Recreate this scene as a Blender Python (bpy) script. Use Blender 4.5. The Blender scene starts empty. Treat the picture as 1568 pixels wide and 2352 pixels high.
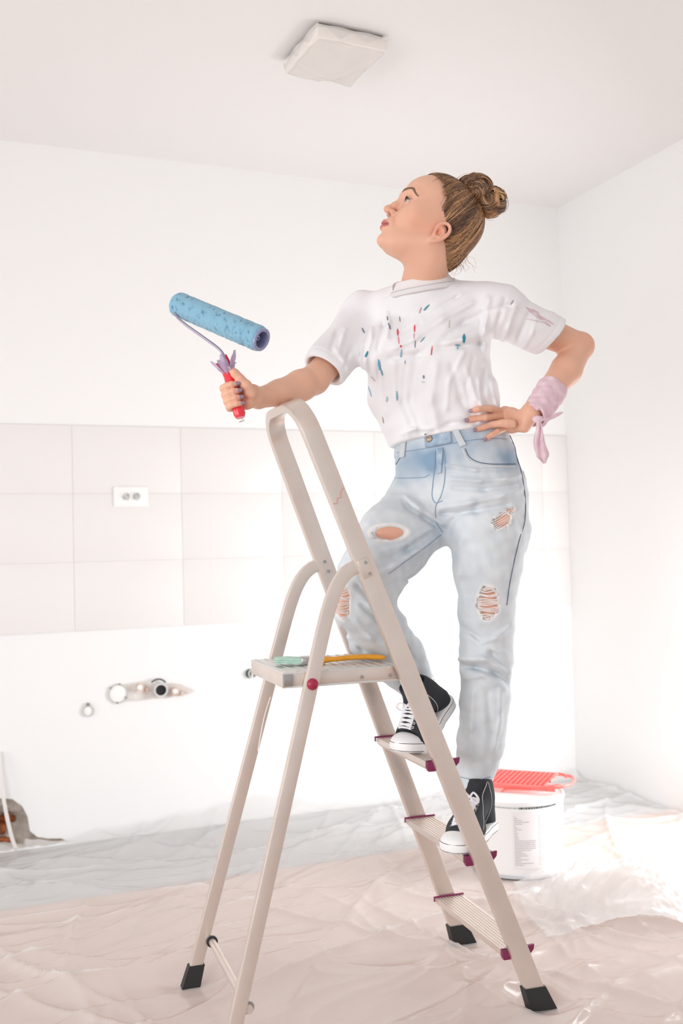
import bpy, bmesh, math, random
import numpy as np
from mathutils import Vector, Matrix
from mathutils.bvhtree import BVHTree
random.seed(7); rng = np.random.default_rng(7)
C = bpy.context.scene
# ---------------------------------------------------------------- camera
FPX, CX, CY = 2347.6, 784.0, 1176.0
CR = np.array([9.99689209e-01, 8.56552123e-04, -2.49148807e-02])
CU = np.array([0.0249296, -0.03434816, 0.99909895])
CF = np.array([0.0, 0.99940956, 0.03435884])
CO = np.array([0.0, 0.0, 1.13])
cam = bpy.data.cameras.new('camera'); camo = bpy.data.objects.new('camera', cam)
C.collection.objects.link(camo); C.camera = camo
camo.matrix_world = Matrix(((CR[0], CU[0], -CF[0], CO[0]), (CR[1], CU[1], -CF[1], CO[1]), (CR[2], CU[2], -CF[2], CO[2]), (0, 0, 0, 1)))
cam.sensor_fit = 'HORIZONTAL'; cam.sensor_width = 24.0; cam.lens = FPX / 1568 * 24.0
cam.clip_start = 0.05; cam.clip_end = 60
cam.dof.use_dof = True; cam.dof.focus_distance = 2.62; cam.dof.aperture_fstop = 2.4
# ---------------------------------------------------------------- colour management
C.view_settings.view_transform = 'Standard'; C.view_settings.look = 'None'
C.view_settings.gamma = 1.0; C.view_settings.use_curve_mapping = False
C.view_settings.exposure = 0.29
C.cycles.use_denoising = True
C.cycles.max_bounces = 10; C.cycles.diffuse_bounces = 6; C.cycles.transparent_max_bounces = 16
# ---------------------------------------------------------------- world and lights
W = bpy.data.worlds.new('world'); C.world = W; W.use_nodes = True
bg = W.node_tree.nodes['Background']; bg.inputs[0].default_value = (0.955, 0.98, 1.0, 1); bg.inputs[1].default_value = 0.60
PHI = 0.39
WD = np.array([math.cos(PHI), math.sin(PHI), 0.0]); WN = np.array([-math.sin(PHI), math.cos(PHI), 0.0])
DW, XR, ZC = 4.1297, 2.8716, 2.75          # back wall distance, right wall distance, ceiling height
XL = -2.6                                  # left wall (outside the frame)
def room(t, n, z): return WD * t + WN * n + np.array([0, 0, z])
def area(name, loc, target, sx, sy, power, col):
    l = bpy.data.lights.new(name, 'AREA'); l.shape = 'RECTANGLE'; l.size = sx; l.size_y = sy; l.energy = power; l.color = col
    o = bpy.data.objects.new(name, l); C.collection.objects.link(o); o.location = loc
    d = Vector(target) - Vector(loc); o.rotation_euler = d.to_track_quat('-Z', 'Y').to_euler(); return o
# daylight through the left wall window, then two added lights, all outside the frame
area('unseen_area_light', room(XL - 0.15, -.35, 1.45), room(2.8, 2.9, 1.1), 2.2, 1.9, 74, (0.95, 0.98, 1.0))
area('unseen_area_light', room(XR + 0.12, 2.65, .72), room(2.0, 4.0, 0.3), .9, 1.2, 33, (0.96, 0.985, 1.0))  # added light, placed low to whiten the lower right corner

wl = area('unseen_area_light', room(XL - 0.15, 2.75, 1.0), room(XR, 3.2, .45), 1.3, 1.2, 10, (0.96, 0.985, 1.0)); wl.data.spread = math.radians(95)  # added narrow light to brighten the right wall

# ---------------------------------------------------------------- helpers
def at(x, y, Y):
    d = CF + CR * (x - CX) / FPX - CU * (y - CY) / FPX
    return CO + d * (Y / d[1])
def ray(x, y):
    d = CF + CR * (x - CX) / FPX - CU * (y - CY) / FPX
    return d / np.linalg.norm(d)
def nrm(v):
    v = np.asarray(v, float); return v / np.linalg.norm(v)
def srgb(r, g, b):
    f = lambda c: (c / 255) / 12.92 if c / 255 <= 0.04045 else ((c / 255 + 0.055) / 1.055) ** 2.4
    return (f(r), f(g), f(b), 1.0)
def mesh_obj(name, V, Fc, mat=None, parent=None, smooth=True, cols=None, loc=None):
    me = bpy.data.meshes.new(name)
    V = np.asarray(V, dtype=np.float64)
    if isinstance(Fc, np.ndarray):
        me.vertices.add(len(V)); me.vertices.foreach_set('co', V.astype(np.float32).ravel())
        k = Fc.shape[1]
        me.loops.add(Fc.size); me.loops.foreach_set('vertex_index', Fc.astype(np.int32).ravel())
        me.polygons.add(len(Fc)); me.polygons.foreach_set('loop_start', np.arange(0, Fc.size, k, dtype=np.int32))
        me.polygons.foreach_set('loop_total', np.full(len(Fc), k, dtype=np.int32))
        me.update(calc_edges=True)
    else:
        me.from_pydata([tuple(v) for v in V], [], [tuple(f) for f in Fc]); me.update()
    me.validate()
    if smooth: me.polygons.foreach_set('use_smooth', np.ones(len(me.polygons), dtype=bool))
    if cols is not None:
        a = me.color_attributes.new('Col', 'FLOAT_COLOR', 'POINT'); a.data.foreach_set('color', np.asarray(cols, dtype=np.float32).ravel())
    o = bpy.data.objects.new(name, me); C.collection.objects.link(o)
    if mat: me.materials.append(mat)
    if loc is not None: o.location = loc
    if parent: o.parent = parent
    return o
def empty(name, loc=(0, 0, 0)):
    o = bpy.data.objects.new(name, None); C.collection.objects.link(o); o.location = loc; o.empty_display_size = 0.05; return o
def tag(o, label=None, cat=None, group=None, kind=None):
    if label: o['label'] = label
    if cat: o['category'] = cat
    if group: o['group'] = group
    if kind: o['kind'] = kind
    return o
def put(parent, *objs):
    """parent children built in world space to an empty placed at its base"""
    bpy.context.view_layer.update()
    for c in objs:
        c.parent = parent; c.matrix_parent_inverse = parent.matrix_world.inverted()
class MB:
    """collects simple solids into one mesh"""
    def __init__(s): s.v = []; s.f = []
    def add(s, V, F):
        n = len(s.v); s.v += [tuple(map(float, v)) for v in V]; s.f += [tuple(i + n for i in f) for f in F]; return s
    def box(s, c, ax, ay, az, b=0.0):
        """box centred c with half-axis vectors; b = bevel in metres on the edges along the three axes"""
        c, ax, ay, az = map(lambda q: np.asarray(q, float), (c, ax, ay, az))
        if b <= 0:
            V = [c + i * ax + j * ay + k * az for i in (-1, 1) for j in (-1, 1) for k in (-1, 1)]
            return s.add(V, [(0, 1, 3, 2), (4, 6, 7, 5), (0, 4, 5, 1), (2, 3, 7, 6), (0, 2, 6, 4), (1, 5, 7, 3)])
        bm = bmesh.new(); bmesh.ops.create_cube(bm, size=2.0)
        la, lb, lc = (np.linalg.norm(q) for q in (ax, ay, az))
        for v in bm.verts: v.co = Vector((v.co.x * la, v.co.y * lb, v.co.z * lc))
        bmesh.ops.bevel(bm, geom=list(bm.edges), offset=min(b, la * .9, lb * .9, lc * .9), segments=2, affect='EDGES', profile=0.5)
        bm.verts.index_update(); ua, ub, uc = ax / la, ay / lb, az / lc
        V = [c + v.co.x * ua + v.co.y * ub + v.co.z * uc for v in bm.verts]; F = [[v.index for v in f.verts] for f in bm.faces]
        bm.free(); return s.add(V, F)
    def tube(s, pts, r, n=10, cap=True, flat=None, ratio=1.0):
        """tube along points; r number or list; flat = axis along which section is scaled by ratio"""
        pts = [np.asarray(p, float) for p in pts]; m = len(pts)
        rs = r if hasattr(r, '__len__') else [r] * m
        T = [nrm(pts[min(i + 1, m - 1)] - pts[max(i - 1, 0)] + 1e-12) for i in range(m)]
        ref = np.array([0, 0, 1.0]) if abs(T[0][2]) < .9 else np.array([1.0, 0, 0])
        if flat is not None: ref = np.asarray(flat, float)
        V = []; F = []
        N = nrm(np.cross(T[0], np.cross(ref, T[0])) + 1e-12)
        for i in range(m):
            N = nrm(N - T[i] * (N @ T[i])); B = np.cross(T[i], N)
            for k in range(n):
                a = 2 * math.pi * k / n; V.append(pts[i] + rs[i] * (math.cos(a) * N * ratio + math.sin(a) * B))
        for i in range(m - 1):
            for k in range(n):
                a = i * n + k; b_ = i * n + (k + 1) % n; F.append((a, b_, b_ + n, a + n))
        if cap: F.append(tuple(range(n))[::-1]); F.append(tuple(range((m - 1) * n, m * n)))
        return s.add(V, F)
    def ring(s, c, ax, r, R, h, n=28):
        """flat washer / short pipe: inner r, outer R, half height h along ax"""
        ax = nrm(ax); e1 = nrm(np.cross(ax, [0.3, 0.5, 0.81])); e2 = np.cross(ax, e1); V = []; F = []
        for k in range(n):
            a = 2 * math.pi * k / n; d = math.cos(a) * e1 + math.sin(a) * e2
            V += [c + d * r - ax * h, c + d * R - ax * h, c + d * R + ax * h, c + d * r + ax * h]
        for k in range(n):
            a = 4 * k; b_ = 4 * ((k + 1) % n)
            for q in range(4): F.append((a + q, b_ + q, b_ + (q + 1) % 4, a + (q + 1) % 4))
        return s.add(V, F)
    def disc(s, c, ax, r, h, n=24, dome=0.0):
        ax = nrm(ax); e1 = nrm(np.cross(ax, [0.3, 0.5, 0.81])); e2 = np.cross(ax, e1); V = []; F = []
        lv = [(-h, r), (h * .6, r), (h, r * .92)] + ([(h + dome * .6, r * .6), (h + dome, r * .2)] if dome else [])
        for z, rr in lv:
            for k in range(n):
                a = 2 * math.pi * k / n; V.append(c + ax * z + rr * (math.cos(a) * e1 + math.sin(a) * e2))
        for i in range(len(lv) - 1):
            for k in range(n): F.append((i * n + k, i * n + (k + 1) % n, (i + 1) * n + (k + 1) % n, (i + 1) * n + k))
        F.append(tuple(range(n))[::-1]); F.append(tuple(range((len(lv) - 1) * n, len(lv) * n)))
        return s.add(V, F)
    def sweep(s, pts, K, ck, co, r=0.003):
        """rectangular bar (rounded corners) along pts; K constant axis, ck half size along K, co half size across"""
        pts = [np.asarray(p, float) for p in pts]; m = len(pts); K = nrm(K); V = []; F = []
        sec = []
        for sx, sy in ((1, 1), (-1, 1), (-1, -1), (1, -1)):
            q = [(sx * (ck), sy * (co - r)), (sx * (ck - r * .3), sy * (co - r * .3)), (sx * (ck - r), sy * co)]
            sec += q if sx * sy > 0 else q[::-1]
        n = len(sec)
        for i in range(m):
            T = nrm(pts[min(i + 1, m - 1)] - pts[max(i - 1, 0)]); N = nrm(np.cross(T, K))
            K2 = K
            for a, b_ in sec: V.append(pts[i] + K2 * a + N * b_)
        for i in range(m - 1):
            for k in range(n): a = i * n + k; b_ = i * n + (k + 1) % n; F.append((a, b_, b_ + n, a + n))
        F.append(tuple(range(n))[::-1]); F.append(tuple(range((m - 1) * n, m * n)))
        return s.add(V, F)
    def sphere(s, c, r, n=12, sc=(1, 1, 1)):
        V = [np.asarray(c) + np.array([0, 0, r * sc[2]])]; F = []
        for i in range(1, n):
            for k in range(2 * n):
                p = math.pi * i / n; a = math.pi * k / n
                V.append(np.asarray(c) + r * np.array([math.sin(p) * math.cos(a) * sc[0], math.sin(p) * math.sin(a) * sc[1], math.cos(p) * sc[2]]))
        V.append(np.asarray(c) - np.array([0, 0, r * sc[2]])); m = 2 * n
        for k in range(m): F.append((0, 1 + k, 1 + (k + 1) % m)); F.append((len(V) - 1, 1 + (n - 2) * m + (k + 1) % m, 1 + (n - 2) * m + k))
        for i in range(n - 2):
            for k in range(m): a = 1 + i * m + k; b_ = 1 + i * m + (k + 1) % m; F.append((a, a + m, b_ + m, b_))
        return s.add(V, F)
    def build(s, name, mat, parent=None, smooth=True, auto=True):
        o = mesh_obj(name, s.v, s.f, mat, None, smooth)
        bm = bmesh.new(); bm.from_mesh(o.data); bmesh.ops.recalc_face_normals(bm, faces=bm.faces); bm.to_mesh(o.data); bm.free()
        if smooth and auto: o.data.set_sharp_from_angle(angle=math.radians(38))
        if parent is not None: put(parent, o)
        return o
# ---------------------------------------------------------------- materials
def mat(name, col, rough=0.5, metal=0.0, spec=0.5, bump=0.0, bscale=80.0, vary=0.0, vscale=6.0, attr=None, sss=0.0, sheen=0.0, stretch=None, coat=0.0, two=None):
    m = bpy.data.materials.new(name); m.use_nodes = True; nt = m.node_tree; N = nt.nodes; L = nt.links
    p = N['Principled BSDF']; p.inputs['Base Color'].default_value = col; p.inputs['Roughness'].default_value = rough
    p.inputs['Metallic'].default_value = metal; p.inputs['Specular IOR Level'].default_value = spec
    p.inputs['Coat Weight'].default_value = coat; p.inputs['Sheen Weight'].default_value = sheen
    if sss: p.inputs['Subsurface Weight'].default_value = sss; p.inputs['Subsurface Radius'].default_value = (0.012, 0.005, 0.003); p.inputs['Subsurface Scale'].default_value = 1.0
    tc = N.new('ShaderNodeTexCoord'); src = tc.outputs['Object']
    if stretch:
        mp = N.new('ShaderNodeMapping'); mp.inputs['Scale'].default_value = stretch; L.new(src, mp.inputs[0]); src = mp.outputs[0]
    base = None
    if attr:
        a = N.new('ShaderNodeAttribute'); a.attribute_name = attr; base = a.outputs['Color']; L.new(base, p.inputs['Base Color'])
    if vary or two:
        t = N.new('ShaderNodeTexNoise'); t.inputs['Scale'].default_value = vscale; t.inputs['Detail'].default_value = 5; L.new(src, t.inputs['Vector'])
        r = N.new('ShaderNodeMapRange'); r.inputs[1].default_value = .3; r.inputs[2].default_value = .7; L.new(t.outputs['Fac'], r.inputs[0])
        mx = N.new('ShaderNodeMix'); mx.data_type = 'RGBA'
        if two:
            L.new(r.outputs[0], mx.inputs[0]); mx.inputs[6].default_value = col; mx.inputs[7].default_value = two
        else:
            r.inputs[3].default_value = 0; r.inputs[4].default_value = vary; L.new(r.outputs[0], mx.inputs[0]); mx.blend_type = 'MULTIPLY'
            if base: L.new(base, mx.inputs[6])
            else: mx.inputs[6].default_value = col
            mx.inputs[7].default_value = (.35, .33, .32, 1)
        L.new(mx.outputs[2], p.inputs['Base Color'])
    if bump:
        t2 = N.new('ShaderNodeTexNoise'); t2.inputs['Scale'].default_value = bscale; t2.inputs['Detail'].default_value = 4; L.new(src, t2.inputs['Vector'])
        b = N.new('ShaderNodeBump'); b.inputs['Strength'].default_value = 1.0; b.inputs['Distance'].default_value = bump; L.new(t2.outputs['Fac'], b.inputs['Height']); L.new(b.outputs[0], p.inputs['Normal'])
    return m
M = {}
M['wall'] = mat('white_paint', srgb(238, 237, 236), .75, bump=.0006, bscale=60)
M['ceiling'] = mat('ceiling_paint', srgb(235, 233, 232), .8, bump=.0005, bscale=40)
M['tile'] = mat('wall_tile', srgb(233, 230, 228), .4, vary=.02, vscale=3)
M['grout'] = mat('tile_grout', srgb(226, 221, 218), .8)
M['floor'] = mat('beige_floor', srgb(208, 172, 152), .6, vary=.12, vscale=2.5)
M['floor_grey'] = mat('grey_floor_strip', srgb(176, 174, 174), .6, vary=.12, vscale=3)
M['alu'] = mat('brushed_aluminium', srgb(226, 213, 204), .34, metal=.62, bump=.00012, bscale=260, vary=.10, vscale=14)
M['alu_light'] = mat('cast_aluminium', srgb(226, 224, 222), .38, metal=.55, vary=.06, vscale=20)
M['rubber'] = mat('black_rubber', srgb(38, 40, 40), .6)
M['purple'] = mat('burgundy_plastic', srgb(132, 40, 84), .4)
M['red_pin'] = mat('crimson_plastic', srgb(170, 36, 70), .35, vary=.2, vscale=60)
M['steel'] = mat('steel', srgb(170, 168, 166), .3, metal=.8)
M['dark'] = mat('dark_void', srgb(34, 34, 34), .8)
M['plastic_white'] = mat('white_plastic', srgb(244, 243, 241), .35)
M['socket_grey'] = mat('socket_hole', srgb(170, 170, 168), .6)
# ---------------------------------------------------------------- implicit surfaces
def smin(a, b, k):
    if k <= 0: return np.minimum(a, b)
    h = np.maximum(k - np.abs(a - b), 0) / k
    return np.minimum(a, b) - h * h * (k * .25)
def smax(a, b, k): return -smin(-a, -b, k)
class Sdf:
    """list of operations; each carries a bounding sphere so far ones can be skipped"""
    def __init__(s): s.ops = []
    def _p(s, kind, fn, k, c, R): s.ops.append((kind, fn, k, np.asarray(c, float), R)); return s
    def seg(s, a, b, ra, rb=None, side=None, ta=None, tb=None, k=.01, kind='add'):
        """tapered capsule; with side: elliptical section (radius r along side, t across)"""
        a = np.asarray(a, float); b = np.asarray(b, float); rb = ra if rb is None else rb
        L = np.linalg.norm(b - a) + 1e-9; t = (b - a) / L
        if side is None:
            def fn(P):
                q = P - a; h = np.clip((q @ t) / L, 0, 1)
                q = q - (h * L)[:, None] * t
                return np.sqrt(np.einsum('ij,ij->i', q, q)) - (ra + (rb - ra) * h)
            R = max(ra, rb)
        else:
            ta = ra if ta is None else ta; tb = ta if tb is None else tb
            sd = np.asarray(side, float); sd = nrm(sd - t * (sd @ t)); th = np.cross(t, sd)
            def fn(P):
                q = P - a; h = np.clip((q @ t) / L, 0, 1)
                q = q - (h * L)[:, None] * t
                r1 = ra + (rb - ra) * h; r2 = ta + (tb - ta) * h; rt = np.minimum(r1, r2)
                kk = np.sqrt(((q @ sd) / r1) ** 2 + ((q @ th) / r2) ** 2 + ((q @ t) / rt) ** 2)
                return (kk - 1) * rt
            R = max(ra, rb, ta, tb)
        return s._p(kind, fn, k, (a + b) / 2, L / 2 + R)
    def chain(s, pts, rs, k=.004, kind='add', kfirst=None):
        for i in range(len(pts) - 1): s.seg(pts[i], pts[i + 1], rs[i], rs[i + 1], k=(kfirst if (i == 0 and kfirst) else k), kind=kind)
        return s
    def ell(s, c, r, axes=None, k=.01, kind='add'):
        c = np.asarray(c, float); r = np.asarray(r, float); A = np.eye(3) if axes is None else np.asarray(axes, float)
        def fn(P):
            q = (P - c) @ A.T; k0 = np.sqrt(np.sum((q / r) ** 2, 1)); k1 = np.sqrt(np.sum((q / r ** 2) ** 2, 1)) + 1e-9
            return np.where(k0 < 1e-4, -r.min(), k0 * (k0 - 1) / k1)
        return s._p(kind, fn, k, c, r.max())
    def fold(s, pts, w, amp):
        """raised (amp>0) or creased (amp<0) line along pts, width w"""
        pts = [np.asarray(p, float) for p in pts]
        for i in range(len(pts) - 1):
            a, b = pts[i], pts[i + 1]; L = np.linalg.norm(b - a) + 1e-9; t = (b - a) / L
            def fn(P, a=a, L=L, t=t):
                q = P - a; h = np.clip((q @ t) / L, 0, 1); q = q - (h * L)[:, None] * t
                return np.sqrt(np.einsum('ij,ij->i', q, q))
            s._p('fold', fn, (w, amp), (a + b) / 2, L / 2 + 3 * w)
        return s
    def cut(s, fn, k=.004, kind='int'):
        """keep fn<0 everywhere"""
        return s._p(kind, fn, k, (0, 0, 0), 1e9)
    def disp(s, fn): return s._p('disp', fn, 0, (0, 0, 0), 1e9)
    def ev(s, P, ops=None):
        d = np.full(len(P), 1.0); foldd = {}
        run = []; best = None
        for kind, fn, k, c, R in (s.ops if ops is None else ops):
            if kind == 'add': d = smin(d, fn(P), k)
            elif kind == 'sub': d = smax(d, -fn(P), k)
            elif kind == 'int': d = smax(d, fn(P), k)
            elif kind == 'disp': d = d + fn(P)
            elif kind == 'fold': d = d - k[1] * np.exp(-(fn(P) / k[0]) ** 2)
        return d
    def near(s, c, rad):
        out = []
        for op in s.ops:
            kk = op[2] * 2.5 + .006 if not isinstance(op[2], tuple) else .004
            if op[4] > 1e8 or np.linalg.norm(op[3] - c) < op[4] + rad + kk: out.append(op)
        return out
def polygonise(sdf, lo, hi, h, n=24):
    """surface nets on a global lattice, chunk by chunk, welded"""
    lo = np.asarray(lo, float); hi = np.asarray(hi, float)
    dims = np.ceil((hi - lo) / h).astype(int); nc = np.ceil(dims / n).astype(int)
    keysV = []; posV = []; quads = []
    S = np.int64(1 << 20)
    g = np.arange(-1, n + 1)
    GI, GJ, GK = np.meshgrid(g, g, g, indexing='ij'); base = np.stack([GI, GJ, GK], -1).reshape(-1, 3)
    m = n + 2; half = (n + 2) * h * .5
    for ci in range(nc[0]):
        for cj in range(nc[1]):
            for ck in range(nc[2]):
                off = np.array([ci, cj, ck]) * n
                cen = lo + (off + n / 2) * h
                ops = sdf.near(cen, half * 1.75)
                if not any(o[0] == 'add' for o in ops): continue
                d0 = sdf.ev(cen[None], ops)[0]
                if abs(d0) > half * 1.75 * 1.25 + .02: continue
                P = lo + (base + off) * h
                D = sdf.ev(P, ops).reshape(m, m, m)
                if D.min() > 0 or D.max() < 0: continue
                ins = D < 0
                c8 = [ins[a:m - 1 + a, b:m - 1 + b, c:m - 1 + c] for a in (0, 1) for b in (0, 1) for c in (0, 1)]
                cnt = sum(x.astype(np.int8) for x in c8); act = (cnt > 0) & (cnt < 8)
                idx = np.argwhere(act)
                if len(idx) == 0: continue
                acc = np.zeros((len(idx), 3)); num = np.zeros(len(idx))
                cor = [(a, b, c) for a in (0, 1) for b in (0, 1) for c in (0, 1)]
                val = {q: D[idx[:, 0] + q[0], idx[:, 1] + q[1], idx[:, 2] + q[2]] for q in cor}
                for q in cor:
                    for ax in range(3):
                        if q[ax] == 0:
                            r = list(q); r[ax] = 1; r = tuple(r)
                            va, vb = val[q], val[r]; cr = (va < 0) != (vb < 0)
                            t = np.where(cr, va / np.where(cr, va - vb, 1), 0)
                            pt = np.tile(np.array(q, float), (len(idx), 1)); pt[:, ax] += t
                            acc[cr] += pt[cr]; num[cr] += 1
                pos = acc / num[:, None] + idx - 1 + off
                gid = idx - 1 + off + 8
                key = (gid[:, 0] * S + gid[:, 1]) * S + gid[:, 2]
                keysV.append(key); posV.append(lo + pos * h)
                # quads for edges owned by nodes index 1..n (global off..off+n-1)
                for ax in range(3):
                    e = [0, 0, 0]; e[ax] = 1
                    A = ins[1:n + 1, 1:n + 1, 1:n + 1]; B = ins[1 + e[0]:n + 1 + e[0], 1 + e[1]:n + 1 + e[1], 1 + e[2]:n + 1 + e[2]]
                    w = np.argwhere(A != B)
                    if len(w) == 0: continue
                    flip = A[w[:, 0], w[:, 1], w[:, 2]]
                    gq = w + off + 8
                    b1 = (ax + 1) % 3; b2 = (ax + 2) % 3
                    def K(o1, o2):
                        gg = gq.copy(); gg[:, b1] -= o1; gg[:, b2] -= o2
                        return (gg[:, 0] * S + gg[:, 1]) * S + gg[:, 2]
                    q = np.stack([K(1, 1), K(0, 1), K(0, 0), K(1, 0)], 1)
                    q[~flip] = q[~flip][:, ::-1]
                    quads.append(q)
    kv = np.concatenate(keysV); pv = np.concatenate(posV); uk, first = np.unique(kv, return_index=True)
    V = pv[first]; Q = np.concatenate(quads); Fi = np.searchsorted(uk, Q)
    Fi = np.clip(Fi, 0, len(uk) - 1); ok = (uk[Fi] == Q).all(1)
    return V, Fi[ok]
def sdf_bounds(s, pad=.02):
    lo = np.min([o[3] - o[4] for o in s.ops if o[0] == 'add'], axis=0) - pad
    hi = np.max([o[3] + o[4] for o in s.ops if o[0] == 'add'], axis=0) + pad
    return lo, hi
def sdf_obj(name, s, h, mt, parent=None, colfn=None):
    lo, hi = sdf_bounds(s); V, Fi = polygonise(s, lo, hi, h)
    o = mesh_obj(name, V, Fi, mt, None, True, cols=(colfn(V) if colfn else None))
    if parent is not None: put(parent, o)
    return o, V, Fi
def bvh_of(V, Fi): return BVHTree.FromPolygons([Vector(v) for v in V], [tuple(int(i) for i in f) for f in Fi])
def grad(s, P, e=.0015):
    ops = s.near(P.mean(0), 5); g = np.zeros_like(P)
    for i in range(3):
        dv = np.zeros(3); dv[i] = e; g[:, i] = s.ev(P + dv, ops) - s.ev(P - dv, ops)
    return g / (np.linalg.norm(g, axis=1, keepdims=True) + 1e-12)
def catmull(pts, n=8):
    pts = [np.asarray(p, float) for p in pts]; P = [2 * pts[0] - pts[1]] + pts + [2 * pts[-1] - pts[-2]]; out = []
    for i in range(1, len(P) - 2):
        for j in range(n):
            t = j / n; out.append(.5 * ((2 * P[i]) + (-P[i - 1] + P[i + 1]) * t + (2 * P[i - 1] - 5 * P[i] + 4 * P[i + 1] - P[i + 2]) * t * t + (-P[i - 1] + 3 * P[i] - 3 * P[i + 1] + P[i + 2]) * t ** 3))
    out.append(pts[-1]); return out
# ================================================================ the setting
def slab(name, pts, up, th, m, **kw):
    """polygon pts extruded by th along up"""
    up = np.asarray(up, float); V = [np.asarray(p) for p in pts] + [np.asarray(p) + up * th for p in pts]; n = len(pts)
    F = [tuple(range(n))[::-1], tuple(range(n, 2 * n))] + [(i, (i + 1) % n, n + (i + 1) % n, n + i) for i in range(n)]
    mb = MB(); mb.add(V, F); o = mb.build(name, m, smooth=False); tag(o, kind='structure'); return o
NB = -1.6   # the room is left open behind the camera to let world light in
slab('ceiling', [room(XL, NB, ZC), room(XR, NB, ZC), room(XR, DW, ZC), room(XL, DW, ZC)], [0, 0, 1], .12, M['ceiling'])
floor = slab('floor', [room(XL, NB, 0), room(XR, NB, 0), room(XR, DW, 0), room(XL, DW, 0)], [0, 0, -1], .12, M['floor'])
# back wall with an irregular broken opening near the floor on the left and a round pipe hole
def wall_with_hole():
    prof = [(.05, .0), (.06, .19), (.12, .205), (.20, .212), (.27, .208), (.31, .20), (.345, .17), (.366, .125), (.374, .07), (.40, .045), (.44, .034), (.49, .028), (.54, .0)]
    V = []; F = []; zt_ = .5
    def q(a, b, z0a, z0b, z1):
        n = len(V); V.extend([room(a, DW, z0a), room(b, DW, z0b), room(b, DW, z1), room(a, DW, z1)]); F.append((n, n + 1, n + 2, n + 3))
    q(XL, prof[0][0], 0, 0, zt_); q(prof[-1][0], XR, 0, 0, zt_); q(XL, XR, zt_, zt_, ZC)
    for (a, za), (b, zb_) in zip(prof[:-1], prof[1:]):
        q(a, b, za, zb_, zt_)
        n = len(V); V.extend([room(a, DW, za), room(b, DW, zb_), room(b, DW + .07, zb_), room(a, DW + .07, za)]); F.append((n, n + 1, n + 2, n + 3))
    n = len(V); V.extend([room(XL, DW + .14, 0), room(XR, DW + .14, 0), room(XR, DW + .14, ZC), room(XL, DW + .14, ZC)]); F.append((n, n + 3, n + 2, n + 1))
    o = mesh_obj('wall_back', V, F, M['wall'], smooth=False); tag(o, kind='structure'); return o
wall_back = wall_with_hole()
def wall_opening(name, t0, outward, n0, n1, z0, z1):
    """side wall at t0 with a rectangular opening n0..n1, z0..z1"""
    mb = MB(); th = .1; c = outward
    for a, b, lo, hi in ((NB, n0, 0, ZC), (n1, DW, 0, ZC), (n0, n1, 0, z0), (n0, n1, z1, ZC)):
        if hi - lo < .01: continue
        mb.box(room(t0 + c * th / 2, (a + b) / 2, (lo + hi) / 2), WD * th / 2, WN * (b - a) / 2, [0, 0, (hi - lo) / 2])
    return tag(mb.build(name, M['wall'], smooth=False), kind='structure')
wall_right = wall_opening('wall_right', XR, 1, 2.1, 3.1, .06, 1.35)  # unseen opening, added for the right-hand light
wall_left = wall_opening('wall_left', XL, -1, -1.5, 3.4, .45, 1.9)  # opening widened to admit the added narrow light
# tiled splashback band: large tiles, each a piece of the wall
tile_me = {}
TZ0, TZ1, TW = .8261, 1.6373, .435; TH = (TZ1 - TZ0) / 3
def tile(t0, t1, z0, z1):
    w, hgt = t1 - t0 - .0016, z1 - z0 - .0016; key = (round(w, 3), round(hgt, 3))
    if key not in tile_me:
        mb = MB().box([0, 0, 0], [w / 2, 0, 0], [0, .0045, 0], [0, 0, hgt / 2], b=.0006)
        o = mb.build('tile', M['tile']); tile_me[key] = o.data
    else:
        o = bpy.data.objects.new('tile', tile_me[key]); C.collection.objects.link(o)
    o.location = room((t0 + t1) / 2, DW - .0055, (z0 + z1) / 2); o.rotation_euler = (0, 0, PHI)
    put(wall_back, o)
gb = MB().box(room((XL + XR) / 2, DW - .004, (TZ0 + TZ1) / 2), WD * (XR - XL) / 2, WN * .0039, [0, 0, (TZ1 - TZ0) / 2 - .002])
put(wall_back, gb.build('tile_grout', M['grout'], smooth=False))
tt = .552 - TW * 8
while tt < XR:
    a, b = max(tt, XL), min(tt + TW, XR)
    if b - a > .02 and b > -.4:
        for r in range(3): tile(a, b, TZ0 + r * TH, TZ0 + (r + 1) * TH)
    tt += TW
# grey floor strip along the back wall (a different floor covering)
gs = MB().box(room((XL + XR) / 2, DW - .33, .0015), WD * (XR - XL) / 2, WN * .33, [0, 0, .0014]); st = gs.build('trim_1', M['floor_grey'], smooth=False); tag(st, kind='structure')

# broken plaster pocket: rough masonry back, rusty pipes, white conduit
M['masonry'] = mat('crumbling_masonry', srgb(184, 172, 160), .9, bump=.006, bscale=40, two=srgb(214, 204, 194), vscale=22)
M['rust'] = mat('rusty_copper', srgb(176, 96, 44), .6, metal=.2, bump=.002, bscale=60, two=srgb(96, 52, 28), vscale=35)
M['conduit'] = mat('white_conduit', srgb(228, 224, 220), .4)
pocket = []
V = []; Fq = []; nx, nz = 44, 26
for j in range(nz):
    for i in range(nx):
        t = -.02 + .58 * i / (nx - 1); z = .225 * j / (nz - 1) - .005
        rough = .012 * math.sin(t * 61 + z * 43) * math.sin(z * 71 - t * 17) + .008 * math.sin(t * 143) * math.sin(z * 119 + 2)
        V.append(room(t, DW + .055 + rough, z))
for j in range(nz - 1):
    for i in range(nx - 1): a = j * nx + i; Fq.append((a, a + 1, a + nx + 1, a + nx))
o = mesh_obj('broken_masonry', V, Fq, M['masonry']); put(wall_back, o); o['label'] = 'rough grey masonry showing in the broken plaster'
pipes = empty('rusty_pipes', room(.18, DW + .03, .0)); tag(pipes, 'rusty copper pipe stubs in the broken wall pocket at floor level', 'pipes')
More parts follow.
